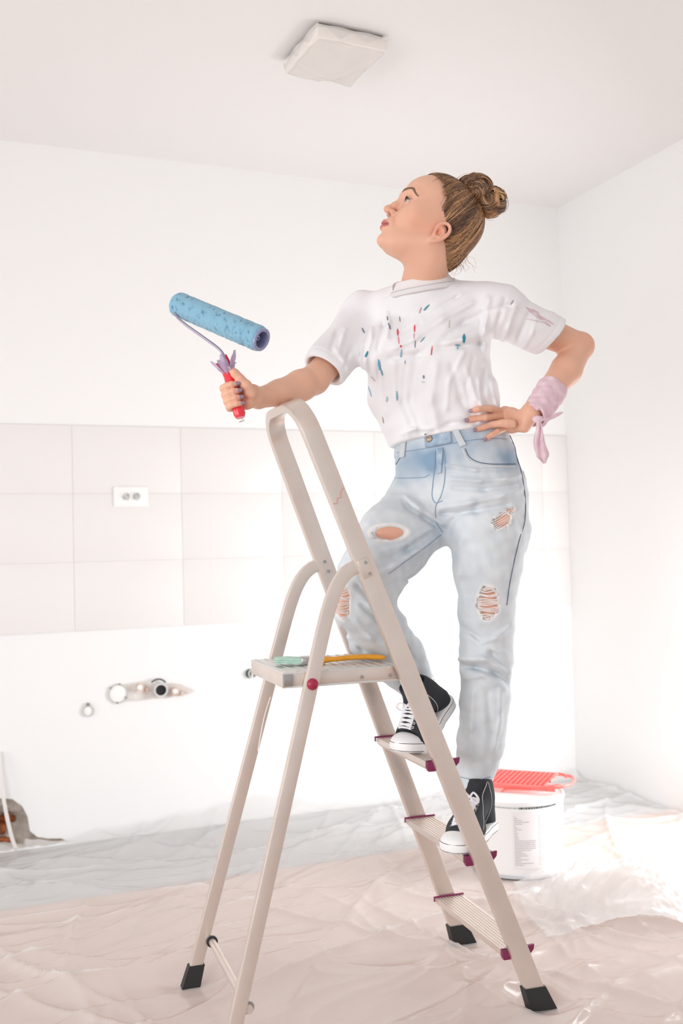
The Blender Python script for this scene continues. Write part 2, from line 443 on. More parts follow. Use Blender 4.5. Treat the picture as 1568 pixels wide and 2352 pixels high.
for z, r, t1 in ((.045, .012, .30), (.085, .016, .27), (.125, .013, .31)):
    MB().tube(catmull([room(.0, DW + .045, z), room(.12, DW + .03, z + .004), room(t1 - .05, DW + .03, z), room(t1 + .01, DW + .055, z - .012)], 5), r, 12).build('pipe', M['rust'], pipes)
for t, z in ((.27, .09), (.24, .13), (.29, .125), (.22, .06)):
    MB().ring(room(t, DW + .03, z), nrm(WD + WN * .2), .010, .023, .011, 18).build('pipe_fitting', M['rust'], pipes)
cb = MB().tube(catmull([room(.262, DW - .012, .385), room(.275, DW - .03, .22), room(.30, DW - .03, .08), room(.32, DW - .025, .012)], 8), .0075, 10).build('conduit', M['conduit'])
tag(cb, 'thin white conduit hanging down over the broken wall pocket', 'conduit')
cb2 = MB().tube(catmull([room(.21, DW - .012, .36), room(.235, DW - .02, .2), room(.255, DW - .015, .02)], 8), .006, 10).build('conduit', M['conduit'])
tag(cb2, 'second white conduit, at the very edge, beside the broken pocket', 'conduit')

# wall services: rings, pipe mouths, plaster patch
M['plaster'] = mat('patching_plaster', srgb(226, 222, 218), .9, bump=.003, bscale=50, two=srgb(206, 196, 190), vscale=30)
M['copper_pale'] = mat('dusty_brass', srgb(206, 168, 150), .5, metal=.3, two=srgb(232, 220, 212), vscale=50)
def wallpt(x, y, off=.0):
    r = ray(x, y); t = (DW - off) / (r @ WN) - (CO @ WN) / (r @ WN); return CO + r * t
def ring_thing(name, x, y, r, R, m, label, cat, tilt=0, plug=None, h=.008):
    e = empty(name, wallpt(x, y)); tag(e, label, cat)
    MB().ring(wallpt(x, y, h), nrm(WN + np.array([0, 0, tilt])), r, R, h, 30).build('rim', m, e)
    if plug: MB().disc(wallpt(x, y, h * .6), -WN, r * 1.02, h * .55, 26).build('cover_disc' if plug != M['dark'] else 'opening', plug, e)
    return e
M['ring_grey'] = mat('grey_putty_ring', srgb(196, 194, 190), .8)
e = ring_thing('junction_box', 271, 1593, .0345, .0385, M['ring_grey'], 'large round flush junction box left of the black pipe mouth', 'box', plug=M['plastic_white'], h=.004)
for a in (80, 140, 265, 330): MB().disc(wallpt(271, 1593, .008) + .037 * (math.cos(math.radians(a)) * WD + math.sin(math.radians(a)) * np.array([0, 0, 1])), -WN, .004, .003, 10).build('screw_lug', M['steel'], e)
e = ring_thing('junction_box', 202, 1633, .0185, .0225, M['ring_grey'], 'small round junction box at the left end of the wall fittings', 'box', plug=M['plastic_white'], h=.004)
MB().disc(wallpt(202, 1618, .008), -WN, .007, .004, 10).build('screw_lug', M['steel'], e)
# plaster patch
V = []; F = []
pn = 30
pc = (345, 1587)
for k in range(pn):
    a = 2 * math.pi * k / pn; rr = 1 + .12 * math.sin(3 * a + 1) + .07 * math.sin(7 * a); V.append(wallpt(pc[0] + 88 * math.cos(a) * rr, pc[1] - 4 * math.cos(a) + 21 * math.sin(a) * rr, .003))
V.append(wallpt(*pc, .006)); F = [(k, (k + 1) % pn, pn) for k in range(pn)]
pp = mesh_obj('plaster_patch', V, F, M['plaster'], smooth=False); put(wall_back, pp)
e = empty('drain_pipe', wallpt(367, 1583)); tag(e, 'open grey pipe mouth with a black hollow in the wall patch', 'pipe')
M['pipe_grey'] = mat('grey_pipe', srgb(214, 212, 210), .5)
MB().ring(wallpt(369, 1584, .02), nrm(WN + WD * .15), .0215, .0275, .02, 30).build('pipe_rim', M['pipe_grey'], e)
MB().disc(wallpt(367, 1584, .024), -WN, .0212, .008, 26).build('opening', M['dark'], e)
MB().tube([wallpt(348 + 4 * k, 1567 - 1.3 * k * (8 - k) * .35, .018) for k in range(9)], .003, 6).build('seal_ring', M['dark'], e)
for i, (x, y, lab) in enumerate(((321, 1580, 'dusty brass water fitting between the white box and the black pipe mouth'), (401, 1589, 'dusty brass water fitting to the right of the black pipe mouth'))):
    e = empty('water_fitting', wallpt(x, y)); tag(e, lab, 'fitting', 'brass water fittings')
    MB().ring(wallpt(x, y, .012), -WN, .006, .017, .012, 20).build('socket_ring', M['copper_pale'], e)
    MB().disc(wallpt(x, y - 1, .022), -WN, .011, .006, 18, dome=.004).build('plug', M['plastic_white'], e)
    MB().disc(wallpt(x + 17, y + 4, .01), -WN, .009, .008, 14).build('elbow', M['copper_pale'], e)
e = empty('waste_pipe', wallpt(578, 1547)); tag(e, 'small round pipe end with a dark gap beside the ladder leg', 'pipe')
MB().ring(wallpt(580, 1547, .012), nrm(WN + WD * .2), .014, .019, .012, 26).build('pipe_rim', M['pipe_grey'], e)
MB().disc(wallpt(574, 1547, .004), -WN, .019, .004, 22).build('opening', mat('green_grey_void', srgb(80, 92, 88), .8), e)
MB().box(wallpt(579, 1550, .016), WD * .003, WN * .004, [0, 0, .012]).build('divider', M['plastic_white'], e)
# double socket
e = empty('double_socket', wallpt(301, 1141)); tag(e, 'white double power socket on the tiled band', 'socket')
MB().box(wallpt(301, 1141, .012), WD * .069, WN * .006, [0, 0, .041], b=.004).build('frame', M['plastic_white'], e)
for sx in (-.033, .033):
    c = wallpt(301, 1140, .019) + WD * sx * .62
    MB().ring(c, WN, .0165, .0200, .003, 26).build('socket_rim', M['plastic_white'], e)
    MB().disc(c + WN * .002, -WN, .0162, .001, 24).build('socket_face', M['socket_grey'] if False else M['plastic_white'], e)
    for q in (-1, 1): MB().disc(c + WN * .000 + q * .0095 * nrm(WD + np.array([0, 0, .8])), -WN, .0038, .0012, 12).build('pin_hole', M['socket_grey'], e)

# ceiling lamp wrapped in film
lc = at(782, 96, 3.17); lc[2] = ZC
M['film_lamp'] = mat('milky_film', srgb(236, 230, 224), .35, vary=.05, vscale=20)
lamp = empty('ceiling_lamp', lc); tag(lamp, 'square ceiling lamp wrapped in milky protective film', 'lamp')
A = np.array([at(735, 52, 3.11)[0], at(735, 52, 3.11)[1]]); 
p0 = at(727, 45, 3.08); p1 = at(890, 82, 3.19)
def onceil(x, y, z=ZC):
    r = ray(x, y); t = (z - CO[2]) / r[2]; return CO + r * t
q0, q1 = onceil(728, 45), onceil(890, 80); ex = nrm(q1 - q0); ey = np.array([-ex[1], ex[0], 0.0]); Lx = np.linalg.norm(q1 - q0); Ly = .27
cen = (q0 + q1) / 2 + ey * Ly / 2
MB().box(cen - np.array([0, 0, .008]), ex * (Lx / 2 - .012), ey * (Ly / 2 - .012), [0, 0, .008]).build('shadow_gap_plate', mat('lamp_shadow_gap', srgb(120, 112, 106), .7), lamp)  # dark plate standing in for the shade line between lamp and ceiling
MB().box(cen - np.array([0, 0, .034]), ex * Lx / 2, ey * Ly / 2, [0, 0, .018], b=.004).build('diffuser', M['film_lamp'], lamp)
V = []; F = []; n = 40
for j in range(n):
    for i in range(n):
        u, v = i / (n - 1) * 2 - 1, j / (n - 1) * 2 - 1; rr = max(abs(u), abs(v))
        sag = .054 + .010 * (1 - rr ** 3) + .004 * math.sin(5 * u + 3 * v * v + 1) * (1 - .3 * rr) + .0015 * math.sin(7 * v - 4 * u)+ .004 * math.exp(-((u + v * .8 - .7) / .08) ** 2) + .003 * math.exp(-((v - .6 + .3 * u * u) / .07) ** 2)
        z = -sag if rr < .93 else -(.012 + (1 - rr) / .07 * (sag - .012))
        k = 1.03 + .02 * math.sin(9 * math.atan2(v, u)) * (rr > .8)
        V.append(cen + ex * u * Lx / 2 * k + ey * v * Ly / 2 * k + np.array([0, 0, z]))
for j in range(n - 1):
    for i in range(n - 1): a = j * n + i; F.append((a, a + 1, a + n + 1, a + n))
def film_mat(name, alpha, col, rough=.25, bump=0):
    m = mat(name, col, rough, spec=.6, bump=bump, bscale=30); nt = m.node_tree; N = nt.nodes; L = nt.links
    tr = N.new('ShaderNodeBsdfTransparent'); mx = N.new('ShaderNodeMixShader'); mx.inputs[0].default_value = alpha
    L.new(tr.outputs[0], mx.inputs[1]); L.new(N['Principled BSDF'].outputs[0], mx.inputs[2]); L.new(mx.outputs[0], N['Material Output'].inputs[0]); return m
M['film_wrap'] = film_mat('clear_wrap', .6, srgb(240, 236, 232))
lw = mesh_obj('film_wrap', V, F, M['film_wrap']); put(lamp, lw)

# ---------------------------------------------------------------- protective film over the floor
LB = np.array([.3851, 2.7251, 0.0]); LU = np.array([math.cos(1.8913), math.sin(1.8913), 0.0]); LV = np.array([math.sin(1.8913), -math.cos(1.8913), 0.0])
def hw(z): return .2216 - .055 * z
def LP(u, v, z): return LB + LU * u + LV * v + np.array([0, 0, z])
def ridge(x, w=.18): return np.exp(-(x / w) ** 2)
def film_height(T, Nn):
    z = np.zeros_like(T)
    r2 = np.random.default_rng(11)
    wx = T + .18 * np.sin(1.7 * Nn + .5) + .07 * np.sin(4.1 * T + 2.3 * Nn) + .03 * np.sin(9.7 * Nn - 5 * T)
    wy = Nn + .16 * np.sin(1.9 * T + 1.1) + .06 * np.sin(4.7 * Nn - 2.9 * T) + .03 * np.sin(11 * T + 3 * Nn)
    for k in range(30):
        ang = r2.uniform(0, math.pi) if k % 3 else r2.normal(.15, .25); f = r2.uniform(2.0, 9.0); ph = r2.uniform(0, 6.28)
        s_ = np.sin((wx * math.cos(ang + 1.57) + wy * math.sin(ang + 1.57)) * f + ph)
        m_ = .5 + .5 * np.sin(wx * math.cos(ang) * 1.7 + wy * math.sin(ang) * 1.9 + ph * 2.3)
        z += (1 - np.abs(s_)) ** 5 * m_ ** 2 * r2.uniform(.003, .010) * 9.5 / (f ** .5 * 2)
    z += .003 * np.sin(wx * 23 + wy * 9) * np.sin(wy * 19) * .5
    for _ in range(110):       # sharp single creases
        c0 = np.array([r2.uniform(-.9, 2.7), r2.uniform(1.3, 4.0)]); a = r2.normal(.1, .7); L_ = r2.uniform(.15, .6)
        dx, dy = T - c0[0], Nn - c0[1]; al = dx * math.cos(a) + dy * math.sin(a); ac = -dx * math.sin(a) + dy * math.cos(a) + .12 * al * al
        z += .015 * r2.uniform(.5, 1.4) * np.exp(-(al / L_) ** 2) * np.exp(-np.abs(ac) / .012)
    return z
nxx, nyy = 620, 520
tg = np.linspace(-1.9, XR - .01, nxx); ng = np.linspace(.6, DW - .008, nyy)
T, Nn = np.meshgrid(tg, ng); Z = .0035 + film_height(T, Nn)
# the film climbs the back wall a little, with soft bags
climb = np.clip((Nn - (DW - .10)) / .10, 0, 1)
bags = .045 + .03 * np.sin(T * 5.2 + 1) + .02 * np.sin(T * 11.0)
bags = bags * np.where(T < .35, .35, 1.0)
Z += climb ** 2 * bags
XY = T[..., None] * WD + Nn[..., None] * WN
for (u, v) in ((-1, 0), (1, 0)):
    for base in (LP(u * hw(0), 0, 0), LP(u * hw(0), -.7777, 0)):
        d = np.hypot(XY[..., 0] - base[0], XY[..., 1] - base[1]); Z = Z * (1 - np.exp(-(d / .07) ** 4) * .85)
d = np.hypot(XY[..., 0] - at(1195, 2000, 3.6)[0], XY[..., 1] - 3.6); Z = Z * (1 - np.exp(-(d / .21) ** 6) * .9)
V = XY.reshape(-1, 3).copy(); V[:, 2] = Z.ravel()
ii, jj = np.meshgrid(np.arange(nxx - 1), np.arange(nyy - 1)); a = (jj * nxx + ii).ravel()
Fi = np.stack([a, a + 1, a + nxx + 1, a + nxx], 1)
M['film'] = film_mat('protective_film', .47, srgb(246, 244, 243), .16, bump=.001)
film = mesh_obj('floor_film', V, Fi, M['film']); tag(film, 'wrinkled translucent plastic film covering the whole floor', 'plastic film')
# bunched heap of film on the right of the paint bucket
def heap():
    V = []; n, m = 260, 200
    P0 = at(1215, 2075, 3.05); c = np.array([.98, 3.42])
    X, Y = np.meshgrid(np.linspace(.50, 1.75, n), np.linspace(2.95, 3.85, m))
    # spine of the heap runs from front-left to back-right
    sx = np.clip((X - .62) / .95, 0, 1); yc = 3.20 + .22 * sx - .10 * np.sin(sx * 5); wd = .18 + .06 * np.sin(sx * 6 + 1)
    hgt = (.088 + .035 * np.cos((X - .86) * 9) + .02 * np.sin(Y * 21 + X * 8)) * np.exp(-((Y - yc) / wd) ** 2) * np.clip((X - .52) / .12, 0, 1) * np.clip((1.76 - X) / .3, 0, 1)
    r2 = np.random.default_rng(5); Z = hgt.copy()
    wx = X + .05 * np.sin(Y * 13) + .03 * np.sin(X * 17 + Y * 9); wy = Y + .05 * np.sin(X * 11 + 1) + .02 * np.sin(Y * 23)
    for k in range(34):
        a = r2.uniform(0, math.pi); f = r2.uniform(10, 70); ph = r2.uniform(0, 6.3)
        Z += (1 - np.abs(np.sin((wx * math.cos(a) + wy * math.sin(a)) * f + ph))) ** 4 * (.25 + hgt * 12) * .010 * 12 / (f ** .8)*.35
    Z = np.maximum(Z, 0) * np.clip(hgt / .02, 0, 1) + .006
    # keep clear of the bucket
    d = np.hypot(X - at(1195, 2000, 3.6)[0], Y - 3.6); 
    P = np.stack([X, Y, Z], -1).reshape(-1, 3); keep = (hgt.ravel() > .004) & (d.ravel() > .175) & (P @ WD < XR - .03)
    ii, jj = np.meshgrid(np.arange(n - 1), np.arange(m - 1)); a = (jj * n + ii).ravel(); F = np.stack([a, a + 1, a + n + 1, a + n], 1)
    F = F[keep[F].all(1)]; used = np.unique(F); mp = -np.ones(len(P), int); mp[used] = np.arange(len(used))
    return P[used], mp[F]
Vh, Fh = heap()
M['film_heap'] = film_mat('bunched_film', .52, srgb(248, 247, 246), .2, bump=.001)
hp = mesh_obj('film_heap', Vh, Fh, M['film_heap']); tag(hp, 'bunched up heap of clear plastic film beside the paint bucket', 'plastic film')
# ================================================================ step ladder
A_F, B0, A_R = .3727, -.7777, .2808
ZS = (.1368, .3677, .5988); ZP, ZH, ZTOP = .842, 1.079, 1.485
def fr(s, z, dv=0): return LP(s * hw(z), -A_F * z + dv, z)
def rr_(s, z, dv=0): return LP(s * hw(z), B0 + A_R * z + dv, z)
ladder = empty('step_ladder', LP(0, -.35, 0))
tag(ladder, 'aluminium folding step ladder the woman climbs, with burgundy step caps', 'ladder')
rd = nrm(fr(0, 1) - fr(0, 0))                       # direction of the front rails
path = [fr(-1, .035), fr(-1, .5), fr(-1, 1.0), fr(-1, ZTOP - .16)]
zt = ZTOP; rb = .085
pA = fr(-1, ZTOP - rb); pB = fr(1, ZTOP - rb); top = fr(0, ZTOP)
hwid = hw(ZTOP - rb)
for k in range(1, 9):
    a = math.pi / 2 * k / 8
    path.append(pA + rd * rb * math.sin(a) / 1 * 1.0 + LU * rb * (1 - math.cos(a)))
for k in range(8, 0, -1):
    a = math.pi / 2 * k / 8
    path.append(pB + rd * rb * math.sin(a) - LU * rb * (1 - math.cos(a)))
path += [pB, fr(1, 1.0), fr(1, .5), fr(1, .035)]
path.insert(4, pA)
Wax = nrm(np.cross(LU, rd))
MB().sweep(path, Wax, .0235, .0115, r=.0035).build('front_frame', M['alu'], ladder)
# white plastic handle wrap / joint line near the top of the far rail
for s in (1,):
    pts = [fr(s, z) for z in (1.335, 1.337)]
    MB().sweep(pts, Wax, .0245, .0125, r=.003).build('joint_band', M['alu_light'], ladder)
for s in (-1, 1):
    pl = [rr_(s, z) for z in (.03, .3, .6, .85)]
    a = rr_(s, .90); b = rr_(s, 1.02); e_ = fr(s, ZH + .006, -.012); c2 = fr(s, ZH - .004, -.07)
    for k in range(0, 13):
        t = k / 12; pl.append((1 - t) ** 3 * a + 3 * (1 - t) ** 2 * t * b + 3 * (1 - t) * t * t * c2 + t ** 3 * e_)
    off = LU * (-s * .001)
    MB().sweep([p + off for p in pl], LU, .0095, .0165, r=.003).build('rear_leg', M['alu'], ladder)
    # hinge bracket, rivets
    h = fr(s, ZH)
    br = MB().box(h + LU * s * .002 + rd * 0 - Wax * 0 + LV * -.005, LU * .0128, rd * .024, Wax * .014, b=.003)
    brk = br.build('hinge_bracket', M['alu'], ladder)
    for q in (-.014, .014):
        for sg in (-1,1):
            MB().disc(h + LU * sg * .0155 + rd * q, LU * sg, .004, .0015, 12).build('rivet', M['steel'], brk)
    # rubber feet: front
    f0 = fr(s, .03)
    bb = MB(); V = []
    for z, k in ((.002, 1.22), (.058, 1.0)):
        c = fr(s, z)
        for i, j in ((-1, -1), (1, -1), (1, 1), (-1, 1)): V.append(c + LU * i * .0145 * k + LV * j * .028 * k)
    bb.add(V, [(3, 2, 1, 0), (4, 5, 6, 7), (0, 1, 5, 4), (1, 2, 6, 5), (2, 3, 7, 6), (3, 0, 4, 7)]).build('rubber_foot', M['rubber'], ladder)
    bb = MB(); V = []
    for z, k in ((.002, 1.15), (.058, 1.0)):
        c = rr_(s, z)
        for i, j in ((-1, -1), (1, -1), (1, 1), (-1, 1)): V.append(c + LU * i * .0125 * k + LV * j * .0205 * k)
    bb.add(V, [(3, 2, 1, 0), (4, 5, 6, 7), (0, 1, 5, 4), (1, 2, 6, 5), (2, 3, 7, 6), (3, 0, 4, 7)]).build('rubber_foot', M['rubber'], ladder)
# brace tube between the rear legs
MB().tube([rr_(1, .115, .024) + LU * .004, rr_(-1, .115, .024) - LU * .004], .0095, 14).build('cross_brace', M['alu'], ladder)
for s in (-1, 1): MB().ring(rr_(s, .115, .024) - LU * s * .012, LU, .0085, .0145, .004, 18).build('brace_collar', M['rubber'] if s > 0 else M['steel'], ladder)
# steps
def prism(section, s0, s1, z, name, m, parent, dv=0):
    """section: (v, z) outline; extruded along the step axis from s0 to s1 (metres along LU)"""
    n = len(section); V = [LP(s_, -A_F * z + dv + a, z + b) for s_ in (s0, s1) for a, b in section]
    F = [tuple(range(n))[::-1], tuple(range(n, 2 * n))] + [(i, (i + 1) % n, n + (i + 1) % n, n + i) for i in range(n)]
    return MB().add(V, F).build(name, m, parent, smooth=False)
for z in ZS:
    top_ = [(-.040, .010)]
    for k in range(9):   # grooves on the tread
        x0 = -.036 + k * .009; top_ += [(x0, .010), (x0 + .001, .0082), (x0 + .0035, .0082), (x0 + .0045, .010)] if k < 8 else [(x0, .010)]
    sec = top_ + [(.040, .010), (.036, -.002), (.016, -.014), (-.030, -.014), (-.040, -.004)]
    w = hw(z) - .012
    st_ = prism(sec, -w, w, z, 'step', M['alu'], ladder)
    cap = [(-.0425, .0125), (.0425, .0125), (.040, .002), (.0185, -.0125), (-.0385, -.0125), (-.0425, -.004)]
    capn = prism(cap, -w - .0045, -w + .006, z, 'end_cap', M['purple'], st_)
    # shape seen beyond the rail: the cap stands proud on the camera side
    capn2 = prism([(-.0425, .0125), (-.0235, .0125), (-.0235, -.007), (-.0425, -.005)], -w - .007, -w, z, 'end_cap_hook', M['purple'], st_)
    capn3 = prism([(.0235, .0135), (.0425, .0155), (.0405, .004), (.0245, -.012)], -w - .007, -w, z, 'end_cap_hook', M['purple'], st_)
    prism([(-.046, .0135), (.044, .0135), (.044, .0095), (-.043, .0095), (-.043, .000), (-.046, .000)], w - .006, w - .001, z, 'end_cap', M['purple'], st_)
# platform
vF, vR = -A_F * ZP - .004, -.612
pw = hw(ZP) - .016
def pbox(u0, u1, v0, v1, z0, z1, name, m, parent, b=.0015):
    return MB().box(LP((u0 + u1) / 2, (v0 + v1) / 2, (z0 + z1) / 2), LU * (u1 - u0) / 2, LV * (v1 - v0) / 2, [0, 0, (z1 - z0) / 2], b=b).build(name, m, parent)
plat = pbox(-pw, pw, vR, vF, ZP - .004, ZP, 'platform', M['alu_light'], ladder)
for k in range(12):
    v = vR + .012 + (vF - vR - .024) * k / 11; pbox(-pw + .004, pw - .004, v - .003, v + .003, ZP, ZP + .0018, 'platform_rib', M['alu_light'], plat, b=.0008)
for a, b_, c, d in ((-pw, -pw + .003, vR, vF), (pw - .003, pw, vR, vF), (-pw, pw, vR, vR + .003), (-pw, pw, vF - .003, vF)):
    pbox(a, b_, c, d, ZP - .036, ZP - .003, 'platform_edge', M['alu'], plat, b=.001)
pbox(-pw - .003, -pw + .001, vR + .01, vF - .005, ZP - .036, ZP - .031, 'platform_lip', M['alu_light'], plat, b=.001)
for v in (vF - .10, vF - .028): MB().disc(LP(-pw - .001, v, ZP - .022), -LU, .0045, .002, 12).build('platform_rivet', M['steel'], plat)
MB().box(LP(-pw - .003, vR + .012, ZP - .018), LU * .004, LV * .012, [0, 0, .014], b=.002).build('platform_bracket', M['steel'], plat)
pin = MB().disc(rr_(-1, ZP - .027) - LU * .0105, -LU, .0135, .004, 26, dome=.005).build('pivot_pin', M['red_pin'], ladder)
pin['label'] = 'round crimson pivot cap on the near rear leg'
MB().disc(rr_(1, ZP - .027) - LU * .0105, -LU, .010, .003, 20, dome=.003).build('pivot_pin', M['red_pin'], ladder)
# paint drips on the ladder
M['white_drip'] = mat('dry_white_paint', srgb(245, 243, 240), .5); M['pink_drip'] = mat('dry_pink_paint', srgb(214, 150, 148), .5)
MB().tube([rr_(1, z, .012 + .004 * math.sin(z * 25)) - LU * .0105 for z in np.linspace(.60, .74, 12)], .0014, 6).build('paint_drip', M['white_drip'], ladder)
MB().tube([fr(-1, 1.245 + dz, dv) - LU * .0122 for dz, dv in ((-.012, -.020), (-.012, -.012), (.001, -.006), (.003, .004), (.016, .009), (.026, .020))], .0012, 6).build('paint_drip', M['pink_drip'], ladder)

# ================================================================ brush on the platform
zb = ZP + .012
br = empty('paint_brush', LP(-.03, -.45, ZP)); tag(br, 'flat paint brush with orange handle and mint stained bristles on the ladder platform', 'brush')
ax0, ax1 = LP(-.02, -.592, zb), LP(-.075, -.325, zb); bd = nrm(ax1 - ax0); bs = nrm(np.cross([0, 0, 1], bd))
M['bristle'] = mat('mint_bristles', srgb(170, 216, 198), .8, bump=.001, bscale=200, two=srgb(214, 232, 222), vscale=40)
M['orange'] = mat('orange_lacquer', srgb(246, 170, 44), .35, vary=.12, vscale=30)
mb = MB()
for k in range(-5, 6):
    for j in (-1, 0, 1):
        s0 = ax0 + bd * .065 + bs * k * .0042 + np.array([0, 0, j * .004]); s1 = ax0 + bs * (k * .0050 + .001 * math.sin(k * 7 + j)) + bd * (.004 * math.sin(k * 5 + j * 3)) + np.array([0, 0, j * .005 + .002])
        mb.tube([s0, (s0 + s1) / 2 + np.array([0, 0, .001]), s1], [.0026, .0028, .0020], 6)
mb.build('bristles', M['bristle'], br)
MB().box(ax0 + bd * .085, bd * .024, bs * .026, [0, 0, .0085], b=.003).build('ferrule', M['steel'], br)
for k in (-1, 1): MB().disc(ax0 + bd * .085 + bs * k * .014 + np.array([0, 0, .009]), [0, 0, 1], .002, .001, 8).build('ferrule_nail', M['alu_light'], br)
hp_ = [ax0 + bd * x + np.array([0, 0, zz]) for x, zz in ((.105, 0), (.12, 0), (.145, .0), (.175, .002), (.21, .003), (.24, .002), (.262, .0), (.272, 0))]
MB().tube(catmull(hp_, 3), list(np.interp(np.linspace(0, 1, 22), [0, .1, .25, .5, .8, .95, 1], [.018, .017, .010, .0105, .011, .008, .003])), 14, flat=[0, 0, 1], ratio=.62).build('handle', M['orange'], br)

# ================================================================ paint roller
# axis: far end (left) -> near end (right, open, towards the camera)
Yc = 2.43
rA = at(405, 697, Yc + .065); rB = at(600, 780, Yc - .065); ra = nrm(rB - rA); RL = np.linalg.norm(rB - rA); rR = .0305
roller = empty('paint_roller', at(540, 912, 2.42)); tag(roller, 'paint roller with speckled blue sleeve and red handle held up by the woman', 'paint roller')
M['sleeve'] = mat('blue_roller_sleeve', srgb(112, 176, 212), .95, bump=.004, bscale=170, sheen=.4, two=srgb(140, 194, 222), vscale=50)
e1 = nrm(np.cross(ra, [0, 0, 1])); e2 = np.cross(ra, e1)
nL, nA = 120, 72; V = []; r3 = np.random.default_rng(3); pits = [(r3.uniform(.04, .96), r3.uniform(0, 6.28), r3.uniform(.002, .006), r3.uniform(.4, 1)) for _ in range(330)]
def radius(x, a):
    end = min(x, 1 - x) * RL; rr0 = rR - .006 * max(0, 1 - end / .010) ** 2
    rr0 += .0007 * math.sin(a * 5 + x * 40) * math.sin(x * 90 + a * 3)
    sp = (x * 6.2 + a / 6.28) % 1.0                                   # spiral seam
    rr0 -= .0010 * math.exp(-((sp - .5) / .03) ** 2)
    if abs((1 - x) * RL - .034) < .002: rr0 -= .0020                  # groove near the open end
    return rr0
PX = np.array([p[0] for p in pits]); PA = np.array([p[1] for p in pits]); PS = np.array([p[2] for p in pits]); PD = np.array([p[3] for p in pits])
cols = []
for i in range(nL + 1):
    x = i / nL
    for k in range(nA):
        a = 2 * math.pi * k / nA; da = np.abs((PA - a + math.pi) % (2 * math.pi) - math.pi) * rR; dx = (PX - x) * RL
        pit = float(np.sum(PD * np.exp(-((da / PS) ** 2 + (dx / (PS * .6)) ** 2) * 2)))
        rad = radius(x, a) - .0035 * min(pit, 1.2); V.append(rA + ra * RL * x + rad * (math.cos(a) * e1 + math.sin(a) * e2))
        c = min(pit, 1) * .8; cols.append(tuple((1 - c) * np.array(srgb(134, 182, 206)[:3]) + c * np.array(srgb(58, 104, 144)[:3])) + (1,))
F = [(i * nA + k, (i + 1) * nA + k, (i + 1) * nA + (k + 1) % nA, i * nA + (k + 1) % nA) for i in range(nL) for k in range(nA)]
M['sleeve'] = mat('blue_roller_sleeve', srgb(112, 176, 212), .95, bump=.0025, bscale=230, attr='Col', sheen=.3)
sl = mesh_obj('sleeve', V, F, M['sleeve'], None, True, cols=cols); put(roller, sl)
M['lilac'] = mat('lilac_grey_plastic', srgb(146, 150, 190), .3, coat=.3)
M['wire'] = mat('lilac_wire', srgb(168, 158, 176), .35, metal=.5)
cr = MB().ring(rB + ra * .0005, ra, .0205, .0275, .002, 40); cr.ring(rB - ra * .03, ra, .0195, .0215, .031, 40); core = cr.build('end_cap', M['lilac'], roller)
MB().disc(rB - ra * .030, ra, .0198, .002, 24).build('core_bottom', M['dark'], core)
MB().ring(rB - ra * .020, ra, .003, .0060, .010, 16).build('axle_hub', M['lilac'], core)
MB().ring(rA + ra * .002, ra, .004, .0245, .002, 30).build('end_cap', M['lilac'], roller)
hT, hB = at(521, 846, 2.425), at(554, 966, 2.405); hd = nrm(hB - hT)
wp = [rA + ra * .01, rA - ra * .012, at(402, 715, Yc + .045), at(406, 727, Yc + .035), at(425, 745, 2.455), at(470, 777, 2.445), at(503, 802, 2.435), at(515, 820, 2.43), at(519, 838, 2.427), hT + hd * .02]
MB().tube(catmull(wp, 6), .0034, 10).build('wire_frame', M['wire'], roller)
M['red'] = mat('red_plastic', srgb(238, 48, 62), .28, coat=.4, vary=.25, vscale=25)
hs = [hT + hd * x for x in (-.002, .01, .03, .05, .07, .09, .105, .118, .127)]
hr = [.010, .0125, .0135, .0125, .0115, .0125, .0140, .0145, .0105]
hnd = MB().tube(hs, hr, 18).build('handle', M['red'], roller)
MB().ring(hB + hd * -.0, hd, .004, .0075, .002, 14).build('hanging_hole', M['plastic_white'], hnd)
# torn film petals flaring from the top of the handle
M['petal_film'] = film_mat('violet_film', .62, srgb(196, 176, 212), .2); M['petal_red'] = mat('red_film', srgb(226, 34, 66), .25, coat=.5)
hx = nrm(np.cross(hd, CF)); hy = np.cross(hd, hx)
def petals(name, m, phase, n_p, l0, l1, flare, w):
    V = []; F = []
    for p in range(n_p):
        a = phase + 2 * math.pi * p / n_p; ln = l0 + (l1 - l0) * (.5 + .5 * math.sin(p * 2.4 + 1)); base = len(V)
        for i in range(7):
            t = i / 6; wd_ = w * (1 - t ** 2.2 * .85); rad = .011 + flare * t ** 1.3
            for j in (-1, 0, 1):
                aa = a + j * wd_; V.append(hT + hd * (.018 - (ln + .018) * t + .002 * math.sin(9 * t + p)) + (rad + .002 * math.sin(j * 3 + p + 7 * t)) * (math.cos(aa) * hx + math.sin(aa) * hy))
        for i in range(6):
            for j in range(2): q = base + i * 3 + j; F.append((q, q + 1, q + 4, q + 3))
    o = mesh_obj(name, V, F, m); md = o.modifiers.new('solid', 'SOLIDIFY'); md.thickness = .0008; put(roller, o); return o
petals('torn_wrap', M['petal_film'], .4, 5, .018, .036, .022, .62)
petals('torn_wrap', M['petal_red'], 1.2, 4, .006, .030, .010, .5)

